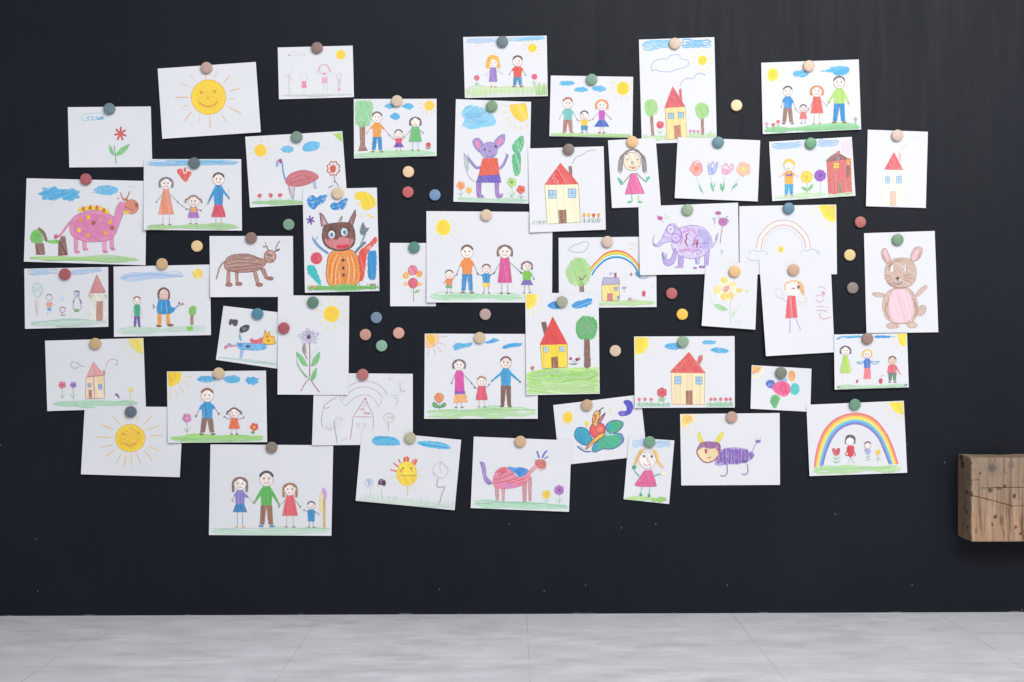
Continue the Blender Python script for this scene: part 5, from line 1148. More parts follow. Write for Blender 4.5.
# ---- purple bug
s = Sheet('purplebug', [(680.1, 414), (779.6, 413), (780, 484.9), (681.3, 485.4)], 0, (2, 3, 3, 5), (676, 405, .12458))
s.F([(38, 75), (150, 72), (150, 110), (125, 150), (85, 178), (40, 190)], 'fbe29c', a=.95); s.B([(50, 95), (100, 80), (135, 110), (100, 150), (60, 150)], 'f8c85a', a=.8)
for a in ((155, 75, 190, 72), (155, 108, 205, 122), (150, 130, 180, 155), (125, 165, 155, 210), (95, 190, 108, 245), (60, 205, 62, 240)):
    s.L([a[:2], a[2:]], 'fae2a4', 1.3, .65)
s.B([(175, 235), (195, 228), (218, 300), (195, 310)], 'f2e24a', a=.95, o='b8a83c'); s.B([(315, 300), (345, 240), (380, 220), (378, 250), (345, 298)], 'f0e03a', a=.95, o='b8a83c')
s.L([(352, 370), (380, 355), (405, 345)], '9a78b8', .8)
s.B([(310, 460), (345, 390), (400, 345), (520, 342), (570, 370), (610, 375), (630, 410), (600, 440), (560, 465), (480, 475), (420, 478), (340, 488)], 'a98ad0', a=.6, ang=85)
for i in range(34):
    x = 325 + i * 7.6
    y0 = 352 + (60 - i * 7 if i < 8 else 0) + random.uniform(-5, 8); y1 = 470 + random.uniform(-14, 12) - (18 if i > 26 else 0)
    s.L([(x, y0), (x + random.uniform(-6, 6), (y0 + y1) / 2), (x + random.uniform(-8, 8), y1)], '7a52b0', random.uniform(.7, 1.2), .8)
s.L([(500, 420), (560, 400), (625, 405)], '7a52b0', 1.2, .8); s.scribble(590, 405, 38, 28, '7a52b0', 12, .8, .8); s.scribble(545, 440, 30, 30, '6a429c', 12, 1, .8)
s.L([(408, 470), (412, 530), (402, 560), (380, 572), (355, 565)], '8a5ca8', .9, .85); s.L([(570, 470), (578, 520), (570, 550), (548, 558), (525, 550)], '8a5ca8', .9, .85)
s.L([(610, 378), (630, 335), (650, 300)], '9a84b8', .7); s.E(660, 292, 24, 12, '8a6cc0', a=.95); s.L([(645, 285), (640, 265)], '9a84b8', .6); s.L([(672, 285), (682, 258)], '9a84b8', .6)
s.B([(168, 380), (185, 330), (220, 300), (310, 300), (352, 320), (348, 390), (310, 440), (250, 462), (200, 435)], 'f3dcae', a=.95, cov=1.05, o='9a3c58', ow=1.1)
s.B([(175, 365), (190, 325), (225, 300), (310, 298), (352, 320), (350, 370), (320, 350), (260, 350), (220, 340)], '9a5a98', a=.9, ang=85); s.L([(232, 352), (240, 388), (248, 355)], 'b0304c', 1.3, .9); s.L([(325, 345), (345, 395), (322, 425)], 'b0507c', 1.3, .7); s.B([(235, 425), (260, 418), (285, 410), (270, 430)], 'dc8aa0', a=.9); s.scribble(270, 320, 60, 18, '8a3c8c', 20, .8, .7)
s.build('drawing of a scribbled purple bug with a yellow-eared face looking sideways')

# ---- rainbow with two children
s = Sheet('rainbowkids', [(806.4, 404.8), (903.8, 400.7), (907.2, 472.7), (809.5, 476.1)], 1, (1, 3, 5, 6), (800, 395, .22718))
s.F([(392, 32), (456, 30), (460, 88), (430, 82), (405, 62)], 'f9de3a', a=1, cov=1.05)
for a in ((388, 42, 372, 40), (392, 58, 378, 68), (400, 75, 388, 92), (415, 88, 410, 102), (435, 92, 438, 108), (450, 95, 455, 105)):
    s.L([a[:2], a[2:]], 'f5da62', 1.1, .7)
for k, c in enumerate(('ea6e6e', 'f0946c', 'f8d84a', 'f5dc5a', '7fc4d0', '6aa8e4', '8a72c8')):
    f = k * 7.2
    s.L([(64 + f * .75, 318), (78 + f * .9, 235 + f * .15), (110 + f * .9, 155 + f * .5), (165 + f * .6, 103 + f * .85), (245, 82 + f), (320 - f * .5, 103 + f * .9), (375 - f * .7, 165 + f * .5), (408 - f * .85, 235 + f * .2), (430 - f * .8, 305)], c, 2.0, .85)
s.streaks(50, 335, 445, 322, 36, 'b0de94', 16, 1.3, .7); s.streaks(55, 328, 440, 315, 14, '98d07c', 8, 1, .6)
s.L([(200, 215), (205, 185), (222, 178), (240, 188), (240, 215)], '5a5058', 1.6, .85); s.E(220, 205, 18, 18, 'f4f2f4', a=.9, o='8a8088'); s.L([(202, 195), (220, 182), (238, 192)], '5a5058', 1.1); s.L([(212, 205), (216, 206)], K, .5); s.L([(226, 204), (230, 205)], K, .5); s.L([(214, 216), (226, 216)], 'b06070', .4)
s.B([(206, 232), (220, 222), (238, 228), (235, 262), (222, 275), (210, 262)], 'dc3c48', a=.98, cov=1.05); s.L([(208, 245), (200, 262), (210, 268)], 'c03c54', .9); s.L([(234, 245), (245, 262), (236, 270)], 'c03c54', .9); s.L([(222, 275), (210, 302)], '6a5a60', .5); s.L([(224, 275), (240, 300)], '6a5a60', .5)
s.E(298, 222, 15, 14, 'f8e4da', a=.8, o='b09088'); s.L([(284, 216), (298, 206), (312, 214)], '6a4f50', 1.4, .9); s.E(299, 248, 12, 14, 'a8b4dc', a=.9); s.E(290, 242, 5, 5, 'd080a0'); s.L([(290, 275), (310, 270)], '7ab87a', 1.1); s.L([(300, 262), (302, 290)], '8ac08a', .8); s.L([(288, 288), (312, 282)], '7ab87a', .9)
s.B([(142, 240), (150, 235), (158, 242), (168, 234), (176, 240), (170, 262), (152, 264)], 'dc5a64', a=.9, o='c8404c'); s.L([(158, 265), (160, 300)], '8ac89a', .6); s.L([(146, 275), (160, 282), (178, 272)], '8ac89a', 1.0); s.L([(148, 292), (162, 298), (178, 288)], '8ac89a', 1.0)
s.flower(343, 252, 12, 'f8cf4a', 'f0b83a', 300, '8ac08a', leaf=False); s.L([(335, 278), (345, 284), (355, 276)], '8ac89a', .8)
s.build('drawing of a broad rainbow arching over two small children and tulips')

# ---- exotic plant in bold colours
s = Sheet('plant', [(553.2, 405.1), (640.5, 394.5), (647.2, 455.6), (559.5, 465.5)], 0, (3, 0, 0, 0), (548, 390, .11441))
s.sun(172, 240, 43, 'fad22c', n=11, l=(1.35, 2.1), rc='f8e6a0', ry=50)
s.B([(662, 105), (690, 88), (728, 105), (742, 150), (725, 200), (685, 222), (635, 225), (615, 200), (640, 185), (680, 185), (690, 150)], '4a44c4', a=1, cov=1.05, o='3434a0', ow=.5); s.E(650, 205, 24, 14, '8a5cd0', a=.7); s.E(540, 185, 20, 30, 'ecebd4', a=.7); s.E(342, 295, 20, 24, 'f8d44a', a=.95); s.L([(330, 315), (322, 335)], '9a6ac8', .6)
s.B([(232, 385), (255, 335), (300, 328), (345, 350), (365, 400), (385, 430), (340, 480), (290, 470), (245, 430)], '2fa0b8', a=1, cov=1.05, ang=60, o='4a4ca8', ow=1.0); s.B([(250, 390), (280, 350), (320, 400), (330, 460), (280, 450)], '1f84bc', a=.6, ang=30)
s.B([(505, 330), (530, 285), (590, 265), (655, 285), (640, 335), (590, 372), (540, 378)], '35b07c', a=1, cov=1.05, ang=50, o='5a3c9c', ow=1.0); s.E(540, 325, 24, 30, '2a9cb4', a=.7)
s.B([(390, 500), (430, 450), (500, 400), (580, 380), (640, 385), (655, 430), (630, 480), (560, 515), (480, 515), (420, 540), (390, 535)], '3cb58c', a=1, cov=1.0, ang=40, o='4a4ca8', ow=1.0); s.B([(390, 530), (400, 490), (450, 480), (440, 520)], '2a9cb0', a=.7); s.B([(490, 350), (540, 380), (600, 385), (500, 400)], 'a8dcc8', a=.8)
s.L([(255, 490), (290, 520), (330, 538), (375, 538)], '4a4ca8', 1.2, .95); s.L([(270, 490), (320, 515)], '8ad0e0', 1.2); s.L([(640, 390), (660, 420), (655, 455), (630, 470)], '8a5cd0', 1.3, .9)
s.B([(365, 350), (385, 300), (420, 310), (460, 290), (498, 320), (495, 370), (450, 400), (410, 415), (375, 390)], 'ea5250', a=1, cov=1.05, o='7a3a6c', ow=.9); s.B([(425, 345), (450, 320), (480, 335), (455, 370)], 'f09060', a=.5)
s.B([(390, 295), (395, 225), (415, 190), (455, 180), (450, 230), (425, 290)], 'f2d44c', a=.95, o='7a3a5c', ow=.9); s.F([(395, 290), (405, 215), (430, 210), (425, 255), (412, 290)], 'e2503c', a=.95); s.B([(435, 280), (460, 240), (500, 200), (485, 240), (450, 290)], 'dd6a6c', a=.95, o='6a3a5c', ow=.8); s.L([(440, 215), (455, 175), (490, 152)], '4a3c50', 1.0, .9); s.L([(470, 235), (500, 205)], '4a3c50', .9); s.F([(400, 290), (430, 290), (425, 318), (405, 310)], 'f6d45a', a=.95)
s.B([(330, 512), (370, 455), (410, 420), (450, 385), (492, 375), (480, 410), (440, 435), (380, 480), (345, 515)], 'f0b83c', a=1, cov=1.05, o='7a4a4c', ow=.8); s.B([(335, 510), (375, 465), (390, 468), (345, 514)], 'e8946c', a=.8)
s.build('drawing of a bold plant with red bloom and teal leaves under a blue crescent')

# ---- pink striped goat
s = Sheet('goat', [(473.8, 436.6), (571.5, 440.4), (569, 511.8), (470.7, 508)], 1, (2, 4, 4, 6), (466, 430, .12458))
s.B([(112, 258), (145, 265), (160, 310), (165, 370), (205, 418), (195, 438), (155, 420), (135, 360), (125, 300)], '9a80c4', a=.9, ang=80, o='7a62a8'); s.E(185, 428, 20, 12, '7a5cb8', a=.8)
for x0, x1, y0, y1 in ((232, 265, 460, 572), (285, 312, 465, 575), (450, 488, 430, 575), (497, 528, 380, 568)):
    s.F([(x0, y0), (x1, y0 - 3), (x1 - 5, y1), (x0 + 8, y1)], 'd49098', ang=88, a=.8, o='b0606c', ow=.4)
s.B([(215, 410), (235, 340), (280, 302), (325, 302), (370, 335), (425, 380), (500, 340), (515, 370), (480, 430), (420, 455), (340, 470), (260, 465), (225, 450)], 'e8849c', a=.88, cov=1.0, ang=-25, o='cc5a70', ow=.5)
for q in ([(250, 370), (330, 330)], [(225, 405), (310, 375), (380, 345)], [(230, 430), (330, 410), (420, 385)], [(255, 450), (360, 425), (480, 385)], [(320, 465), (400, 440), (480, 410)]):
    s.L(q, 'c84a68', 1.1, .75)
s.B([(245, 345), (280, 308), (330, 305), (310, 340)], 'df5068', a=.7); s.B([(260, 440), (340, 430), (420, 445), (330, 465)], 'd888c4', a=.6)
s.B([(335, 295), (380, 300), (450, 300), (505, 325), (490, 350), (435, 382), (400, 350), (360, 325)], '5a8cdc', a=.95, cov=1.05, ang=-30); s.B([(400, 310), (470, 315), (430, 365)], '3f74d0', a=.6)
s.F([(490, 345), (560, 270), (590, 290), (520, 350)], 'e6a0a8', a=.85, o='c8747c', ow=.4); s.B([(555, 260), (580, 238), (630, 245), (642, 285), (625, 308), (585, 305)], 'd8706a', a=.95, cov=1.0, o='b05a58'); s.L([(580, 320), (610, 325), (645, 305)], 'c8a0a0', .7); s.L([(535, 235), (565, 240)], 'c8b0b4', .6); s.L([(590, 262), (630, 262)], 'a04a48', .8)
s.L([(590, 225), (578, 195), (570, 168)], '6a62c0', 1.6, .9); s.L([(612, 225), (628, 190), (652, 165)], '6a62c0', 1.6, .9); s.L([(625, 232), (645, 222), (660, 212)], '7a70c8', 1.3, .9)
s.streaks(60, 590, 820, 615, 48, 'a4d6b4', 16, 1.2, .65); s.L([(60, 595), (300, 580), (550, 585), (800, 612)], '7cc094', .9, .7)
s.flower(647, 517, 32, 'f6cf3a', 'f3b82c', 590, '8acb94', n=6); s.flower(748, 482, 38, 'b06cc0', '8a48a4', 595, 'a0d0b0', n=6)
s.build('drawing of a pink striped goat with a blue saddle patch and purple tail')

# ---- girl with green gloves, small tilted sheet
s = Sheet('gloves', [(628.8, 437.3), (674.4, 440.4), (669.1, 504), (623.6, 499.2)], 1, (1, 3, 4, 4), (620, 432, .11429))
s.streaks(105, 100, 225, 100, 60, 'a9cbec', 12, 1.3, .6); s.streaks(300, 105, 445, 110, 56, 'a9cbec', 12, 1.3, .6)
s.streaks(38, 578, 300, 585, 40, 'b8e08a', 12, 1.3, .7); s.streaks(270, 588, 410, 598, 44, '92cf5c', 12, 1.3, .75)
s.L([(190, 478), (182, 545)], '6abcae', 1.3, .9); s.L([(262, 480), (256, 550)], '6abcae', 1.3, .9); s.E(180, 548, 13, 14, '3f9c80', a=.9); s.E(254, 555, 13, 16, '3f9c80', a=.9)
s.L([(170, 390), (148, 365), (125, 340)], '55b09c', 1.3, .9); s.E(124, 308, 17, 22, '3fa884', a=.95); s.L([(300, 385), (325, 375), (355, 368)], '55b09c', 1.3, .9); s.E(375, 365, 16, 18, 'f3efc4', a=.8); s.E(372, 308, 14, 14, 'ecd4e4', a=.7)
s.B([(225, 330), (265, 328), (290, 370), (315, 460), (300, 475), (140, 470), (165, 410)], 'e2609a', a=.95, cov=1.0, o='c0457c', ow=.6); s.L([(155, 450), (230, 445), (305, 455)], 'c0407c', .8); s.F([(218, 318), (268, 318), (265, 335), (222, 335)], 'cfd4e0', a=.8)
s.B([(122, 280), (150, 195), (180, 155), (225, 150), (195, 180), (165, 230), (145, 285)], 'f0c46a', a=.92, ang=70); s.B([(285, 165), (310, 155), (330, 190), (345, 255), (378, 305), (350, 300), (315, 250), (305, 200)], 'f0c46a', a=.92, ang=70)
s.E(240, 245, 74, 72, 'faf2f0', a=.7, o='d8b4b0', ow=.6); s.E(208, 213, 13, 13, '8a7a80', a=.9); s.E(277, 215, 13, 13, '8a7a80', a=.9); s.E(208, 213, 5, 5, K, a=1, sp=.4); s.E(277, 215, 5, 5, K, a=1, sp=.4); s.L([(240, 225), (236, 258), (248, 256)], 'c8a4a4', .5); s.L([(208, 275), (225, 292), (250, 292), (268, 278)], 'd86a74', .7, .9)
s.build('small tilted drawing of a blonde girl in a pink dress with green hands')

# ================================================================== magnets
def magnet_mesh():
    R0, H, seg = 0.0143, 0.0080, 40
    prof = [(R0 * .93, 0.0), (R0 * .985, .0006), (R0, .0022), (R0, .0050)]
    for i in range(1, 7):
        t = math.pi / 2 * i / 6
        prof.append((R0 - .0024 * (1 - math.cos(t)), .0050 + .0024 * math.sin(t)))
    prof += [(R0 * .6, H - .0003), (R0 * .25, H)]
    v, f = [], []
    for r, h in prof:
        for k in range(seg):
            a = 2 * math.pi * k / seg
            v.append((r * math.cos(a), -h, r * math.sin(a)))
    n = len(prof)
    for i in range(n - 1):
        for k in range(seg):
            k2 = (k + 1) % seg
            f.append((i * seg + k, i * seg + k2, (i + 1) * seg + k2, (i + 1) * seg + k))
    f.append(tuple(range(seg - 1, -1, -1)))
    f.append(tuple((n - 1) * seg + k for k in range(seg)))
    me = bpy.data.meshes.new('magnet')
    me.from_pydata(v, [], f)
    me.materials.append(MAGNET)
    me.polygons.foreach_set('use_smooth', [len(p.vertices) == 4 for p in me.polygons])
    me.update()
    return me


MM = magnet_mesh()


def magnet(p, colour, label, on=None, group='round magnets on the blackboard'):
    back = .0004
    if on:
        s = SHEETS[on]
        s2 = [s.depth_uv(*s.uv((p[0] + dx, p[1] + dy))) for dx in (-6, 0, 6) for dy in (-2, 2, 6)]
        back = max(s2) + .0010
    o = bpy.data.objects.new('magnet', MM)
    x, z = wall_xz(p, back + .006)
    o.location = (x, -back, z)
    o.rotation_euler = (0, random.uniform(0, 6.28), 0)
    h = [int(colour[i:i + 2], 16) for i in (0, 2, 4)]
    if h[0] > h[1] > h[2] and 150 < h[0] < 212 and h[1] > h[0] * .7:      # tan ones come out a little paler
        h = [h[0] + 12, h[1] + 12, h[2] + 16]
    o.color = (lin(h[0]), lin(h[1]), lin(h[2]), 1)
    COL.objects.link(o)
    tag(o, label, 'magnet', group)
    return o


for p, c, on, lab in (
    ((85.6, 179), 'a83440', 'dino', 'dark red round magnet pinning the pink dinosaur drawing'),
    ((109.1, 108.5), '4f7078', 'redflower', 'slate teal magnet holding the single red flower drawing'),
    ((206.4, 67.5), 'ab8676', 'bigsun', 'dusty pink magnet on top edge of the big smiling sun drawing'),
    ((317, 47.5), '7f5c52', 'palefamily', 'brown magnet at top of the faint pencil family drawing'),
    ((194, 162.9), '3f5660', 'heartfamily', 'dark slate magnet above the red heart on the family drawing'),
    ((296.6, 136.7), '60806f', 'ostrich', 'grey green magnet holding the red ostrich drawing'),
    ((337.6, 193.2), 'cbb288', 'critter', 'beige magnet on the orange buttoned creature drawing'),
    ((251, 237.7), '80594e', 'brownanimal', 'brown magnet above the brown antlered animal drawing'),
    ((64.6, 274.1), 'a32f3c', 'palehouse', 'crimson magnet on the pale drawing of figures beside a pink-roofed house'),
    ((161.8, 263.8), 'c09a66', 'bluewoman', 'tan magnet above the drawing of the woman in blue'),
    ((257.4, 313.7), '1f7390', 'crownfish', 'bright teal blue magnet on the small tilted crowned creature drawing'),
    ((312.9, 302.2), '3d6f5c', 'lilacflower', 'dark green magnet on the lilac flower drawing'),
    ((283.7, 328.1), 'a2323f', 'lilacflower', 'red magnet on the left margin of the lilac flower sheet'),
    ((362.6, 374.5), 'b05656', 'outlinehouse', 'dusty rose magnet over the pencil outline rainbow'),
    ((95, 343.6), 'b8985f', 'cottage', 'sandy tan magnet above the small peach cottage drawing'),
    ((130.5, 411.8), '3f5264', 'sleepysun', 'slate blue magnet above the sun with closed eyes'),
    ((218.5, 373.2), 'c4aa80', 'fathergirl', 'beige magnet on the drawing of father and pigtailed girl'),
    ((271.5, 447.4), '7d6a60', 'handfamily', 'grey brown magnet above the lowest family drawing'),
    ((410.2, 438), 'a4a27c', 'lionsun', 'sage beige magnet over the orange haired sun drawing'),
    ((414.1, 247.2), '2c7a68', 'stalkflower', 'deep teal green magnet on the half hidden stalk flower sheet'),
    ((486.3, 215), 'c8b08c', 'fivefamily', 'beige magnet above the family of five'),
    ((479.6, 337.7), 'bfa883', 'magentafamily', 'beige magnet holding the drawing of the mother in magenta'),
    ((562.1, 301.8), '9a9a84', 'yellowhouse', 'grey sage magnet on the cloud of the bright yellow house drawing'),
    ((491.9, 106.2), '5f8a62', 'mouse', 'green magnet beside the scribbled cloud on the mouse drawing'),
    ((502.5, 41.5), '46606a', 'twokids', 'dark slate magnet on top of the blonde girl and red shirt boy drawing'),
    ((591.8, 79.3), '648c74', 'threefamily', 'sage green magnet on the three cloud family drawing'),
    ((397, 100.8), 'c6ac90', 'treefamily', 'pale beige magnet on the drawing of the family beside a tree'),
    ((568.7, 149.2), '70584e', 'redroof', 'dark brown magnet over the cream house with red roof and smoke'),
    ((632.4, 141.6), 'e0ae70', 'pinkdress', 'light orange magnet above the girl in the pink dress'),
    ((675, 43.2), 'c2a888', 'tallhouse', 'beige magnet in the blue sky of the tall house drawing'),
    ((809.1, 65.8), 'c6a985', 'fourfamily', 'beige magnet on the drawing of the family with father in light green'),
    ((718.4, 142.1), '35727e', 'tulips', 'teal blue magnet holding the four loose flowers drawing'),
    ((811, 143.1), '40905c', 'redhouseboy', 'emerald green magnet above the blond boy and red house drawing'),
    ((897.7, 135.2), 'c4a696', 'tower', 'pinkish beige magnet above the pale tower house'),
    ((687.7, 209.7), '82a07c', 'elephant', 'sage green magnet above the purple elephant'),
    ((607.5, 241.6), 'c2a892', 'rainbowhouse', 'beige magnet above the rainbow over the yellow house'),
    ((788.9, 208.2), '34708e', 'thinrainbow', 'blue magnet above the thin pale rainbow'),
    ((734.9, 271.3), 'e2b370', 'daffodil', 'pale orange magnet above the daffodil'),
    ((793.9, 269.8), 'bb8f6a', 'redgirl', 'caramel brown magnet above the girl in red with handwriting'),
    ((898.1, 239.6), '5f8c68', 'bunny', 'green magnet above the brown bunny'),
    ((867.8, 338.6), '8f6a60', 'smallthree', 'reddish brown magnet on the small drawing of three people under a blue cloud line'),
    ((683.2, 341.6), '7f9c82', 'flowerhouse', 'grey green magnet covering a cloud over the house with flower rows'),
    ((781.3, 372.8), '66705f', 'blobs', 'dark olive grey magnet on the coloured blobs drawing'),
    ((731.9, 417.1), 'b08472', 'purplebug', 'dusty pink brown magnet above the purple bug'),
    ((855.2, 404.5), '4f8c6c', 'rainbowkids', 'green magnet above the broad rainbow with two children'),
    ((587, 405.1), 'b38f68', 'plant', 'tan magnet above the bold exotic plant'),
    ((520.4, 441.5), 'c29a68', 'goat', 'honey tan magnet above the pink striped goat'),
    ((649.8, 441.9), '5f9474', 'gloves', 'green magnet in the blue strip above the girl with green hands'),
):
    magnet(p, c, lab, on)
for p, c, lab in (
    ((408.3, 171.7), 'ecc596', 'peach magnet on bare board directly above a red one, below the tree family drawing'),
    ((407.9, 192), 'b83f44', 'red magnet on bare board directly below a peach one, near the mouse drawing'),
    ((434.8, 194.9), '5584ae', 'sky blue magnet on bare board beside the mouse drawing'),
    ((376.2, 317.6), '587a94', 'greyish blue magnet, topmost of the loose cluster of four'),
    ((365.3, 334.6), 'c08674', 'terracotta magnet at the left of the loose cluster of four'),
    ((381.5, 345.8), '78a88e', 'mint green magnet at the bottom of the loose cluster of four'),
    ((398.6, 333), 'd69688', 'salmon pink magnet at the right of the loose cluster of four'),
    ((485.2, 314.3), 'a48478', 'dusty mauve magnet on bare board between the two big family sheets'),
    ((671.7, 293.4), 'b04048', 'red magnet on bare board just above the yellow one'),
    ((682.3, 314.3), 'f3c01f', 'bright yellow magnet on bare board below the red one'),
    ((615.3, 350.8), 'd4b89e', 'beige magnet on bare board by the corner sun of the flower row house'),
    ((736.6, 105.3), 'ecd4a0', 'cream magnet alone on the bare board beside the tall house drawing'),
    ((849.9, 255), 'e2c480', 'cream yellow magnet on bare board beside the bunny drawing'),
    ((852.7, 287.8), '7c6a64', 'grey brown magnet on bare board below the cream yellow one by the bunny'),
    ((860.5, 222), 'a84438', 'brick red magnet on bare board above the bunny drawing'),
    ((196.8, 246.1), 'ecc28c', 'peach magnet on bare board below the heart family drawing'),
    ((288.5, 224.5), '6a9078', 'grey green magnet on bare board below the ostrich drawing'),
):
    magnet(p, c, lab)


# ================================================================== setting
def box_mesh(name, x0, x1, y0, y1, z0, z1, mat, sub=1):
    v = [(x, y, z) for x in (x0, x1) for y in (y0, y1) for z in (z0, z1)]
    f = [(0, 1, 3, 2), (4, 6, 7, 5), (0, 4, 5, 1), (2, 3, 7, 6), (0, 2, 6, 4), (1, 5, 7, 3)]
    return link_mesh(name, v, f, mat)


def wall_material():
    m, nt, b = new_mat('chalkboard_paint')
    co = coords(nt)
    streak = noise(nt, co, 1, 5, .6, (38, 1, 3))
    fine = noise(nt, co, 1, 3, .6, (160, 1, 110))
    cloud = noise(nt, co, 2.2, 4, .55)
    c = mixc(nt, ramp(nt, streak, [(.3, (0, 0, 0)), (.7, (1, 1, 1))]), WALL_A, WALL_B)
    c = mixc(nt, ramp(nt, cloud, [(.35, (0, 0, 0)), (.75, (1, 1, 1))]), c, WALL_C)
    # small chalk specks
    vo = nt.nodes.new('ShaderNodeTexVoronoi')
    vo.voronoi_dimensions = '2D'
    vo.inputs['Scale'].default_value = 11
    sp0 = nt.nodes.new('ShaderNodeSeparateXYZ'); cb0 = nt.nodes.new('ShaderNodeCombineXYZ')
    nt.links.new(co, sp0.inputs[0]); nt.links.new(sp0.outputs[0], cb0.inputs[0]); nt.links.new(sp0.outputs[2], cb0.inputs[1])
    nt.links.new(cb0.outputs[0], vo.inputs['Vector'])
    rnd = nt.nodes.new('ShaderNodeSeparateColor')
    nt.links.new(vo.outputs['Color'], rnd.inputs[0])
    speck = math_node(nt, 'MULTIPLY', math_node(nt, 'LESS_THAN', vo.outputs['Distance'], .016), math_node(nt, 'GREATER_THAN', rnd.outputs[0], .84))
    sx = nt.nodes.new('ShaderNodeSeparateXYZ')
    nt.links.new(co, sx.inputs[0])
    low = math_node(nt, 'LESS_THAN', sx.outputs[2], .5)
    speck = math_node(nt, 'MULTIPLY', math_node(nt, 'MULTIPLY', speck, low), .38)
    c = mixc(nt, speck, c, (.45, .45, .47))
    # scuffed strip where the floor is mopped
    rub = math_node(nt, 'MULTIPLY', math_node(nt, 'LESS_THAN', math_node(nt, 'ADD', sx.outputs[2], math_node(nt, 'MULTIPLY', noise(nt, co, 1, 3, .6, (6, 1, 3)), .006)), .0055), ramp(nt, noise(nt, co, 1, 3, .6, (9, 1, 1)), [(.56, (0, 0, 0)), (.62, (1, 1, 1))]))
    c = mixc(nt, math_node(nt, 'MULTIPLY', rub, .22), c, (.5, .5, .52))
    nt.links.new(c, b.inputs['Base Color'])
    rr = ramp(nt, streak, [(.25, (.48, .48, .48)), (.75, (.62, .62, .62))])
    nt.links.new(rr, b.inputs['Roughness'])
    b.inputs['Specular IOR Level'].default_value = .19
    bp = node(nt, 'ShaderNodeBump', Strength=.16, Distance=.001)
    nt.links.new(fine, bp.inputs['Height'])
    nt.links.new(bp.outputs[0], b.inputs['Normal'])
    return m


WALL_A, WALL_B, WALL_C = (.0026, .0050, .0098), (.0048, .0076, .0132), (.0068, .0096, .0158)
w = box_mesh('wall_back', -3.2, 3.2, 0, .12, 0, 2.6, wall_material())
w['kind'] = 'structure'; w['label'] = 'black chalkboard painted wall'


def floor_material():
    m, nt, b = new_mat('concrete_look_vinyl')
    co = coords(nt)
    sx = nt.nodes.new('ShaderNodeSeparateXYZ')
    nt.links.new(co, sx.inputs[0])
    drag = noise(nt, co, 1, 7, .68, (6, 15, 1))
    soft = noise(nt, co, 1, 5, .62, (2.6, 5.5, 1))
    fine = noise(nt, co, 60, 3, .65)
    c = mixc(nt, ramp(nt, drag, [(.36, (0, 0, 0)), (.64, (1, 1, 1))]), FL_A, FL_B)
    c = mixc(nt, ramp(nt, soft, [(.42, (0, 0, 0)), (.66, (.8, .8, .8))]), c, FL_C)
    c = mixc(nt, math_node(nt, 'MULTIPLY', fine, .25), c, (.82, .82, .86))

    def seam(coord, off, step, wd):
        t = math_node(nt, 'FRACT', math_node(nt, 'DIVIDE', math_node(nt, 'SUBTRACT', coord, off), step))
        return math_node(nt, 'LESS_THAN', t, wd / step)
    s1 = seam(sx.outputs[0], .0325 - 20.5, .5125, .0018)
    s2 = seam(sx.outputs[1], -.47 - 20, 1.0, .0015)
    sm = math_node(nt, 'MAXIMUM', s1, s2)
    c = mixc(nt, math_node(nt, 'MULTIPLY', sm, math_node(nt, 'MULTIPLY_ADD', soft, 1.6, -.55, clamp=True)), c, (.16, .16, .17))
    nt.links.new(c, b.inputs['Base Color'])
    b.inputs['Roughness'].default_value = .6
    b.inputs['Specular IOR Level'].default_value = .3
    return m


FL_A, FL_B, FL_C = (.48, .48, .515), (.74, .74, .785), (.64, .64, .68)
fl = box_mesh('floor', -3.2, 3.2, -4.5, .12, -.06, 0, floor_material())
fl['kind'] = 'structure'; fl['label'] = 'grey concrete-look tile floor'


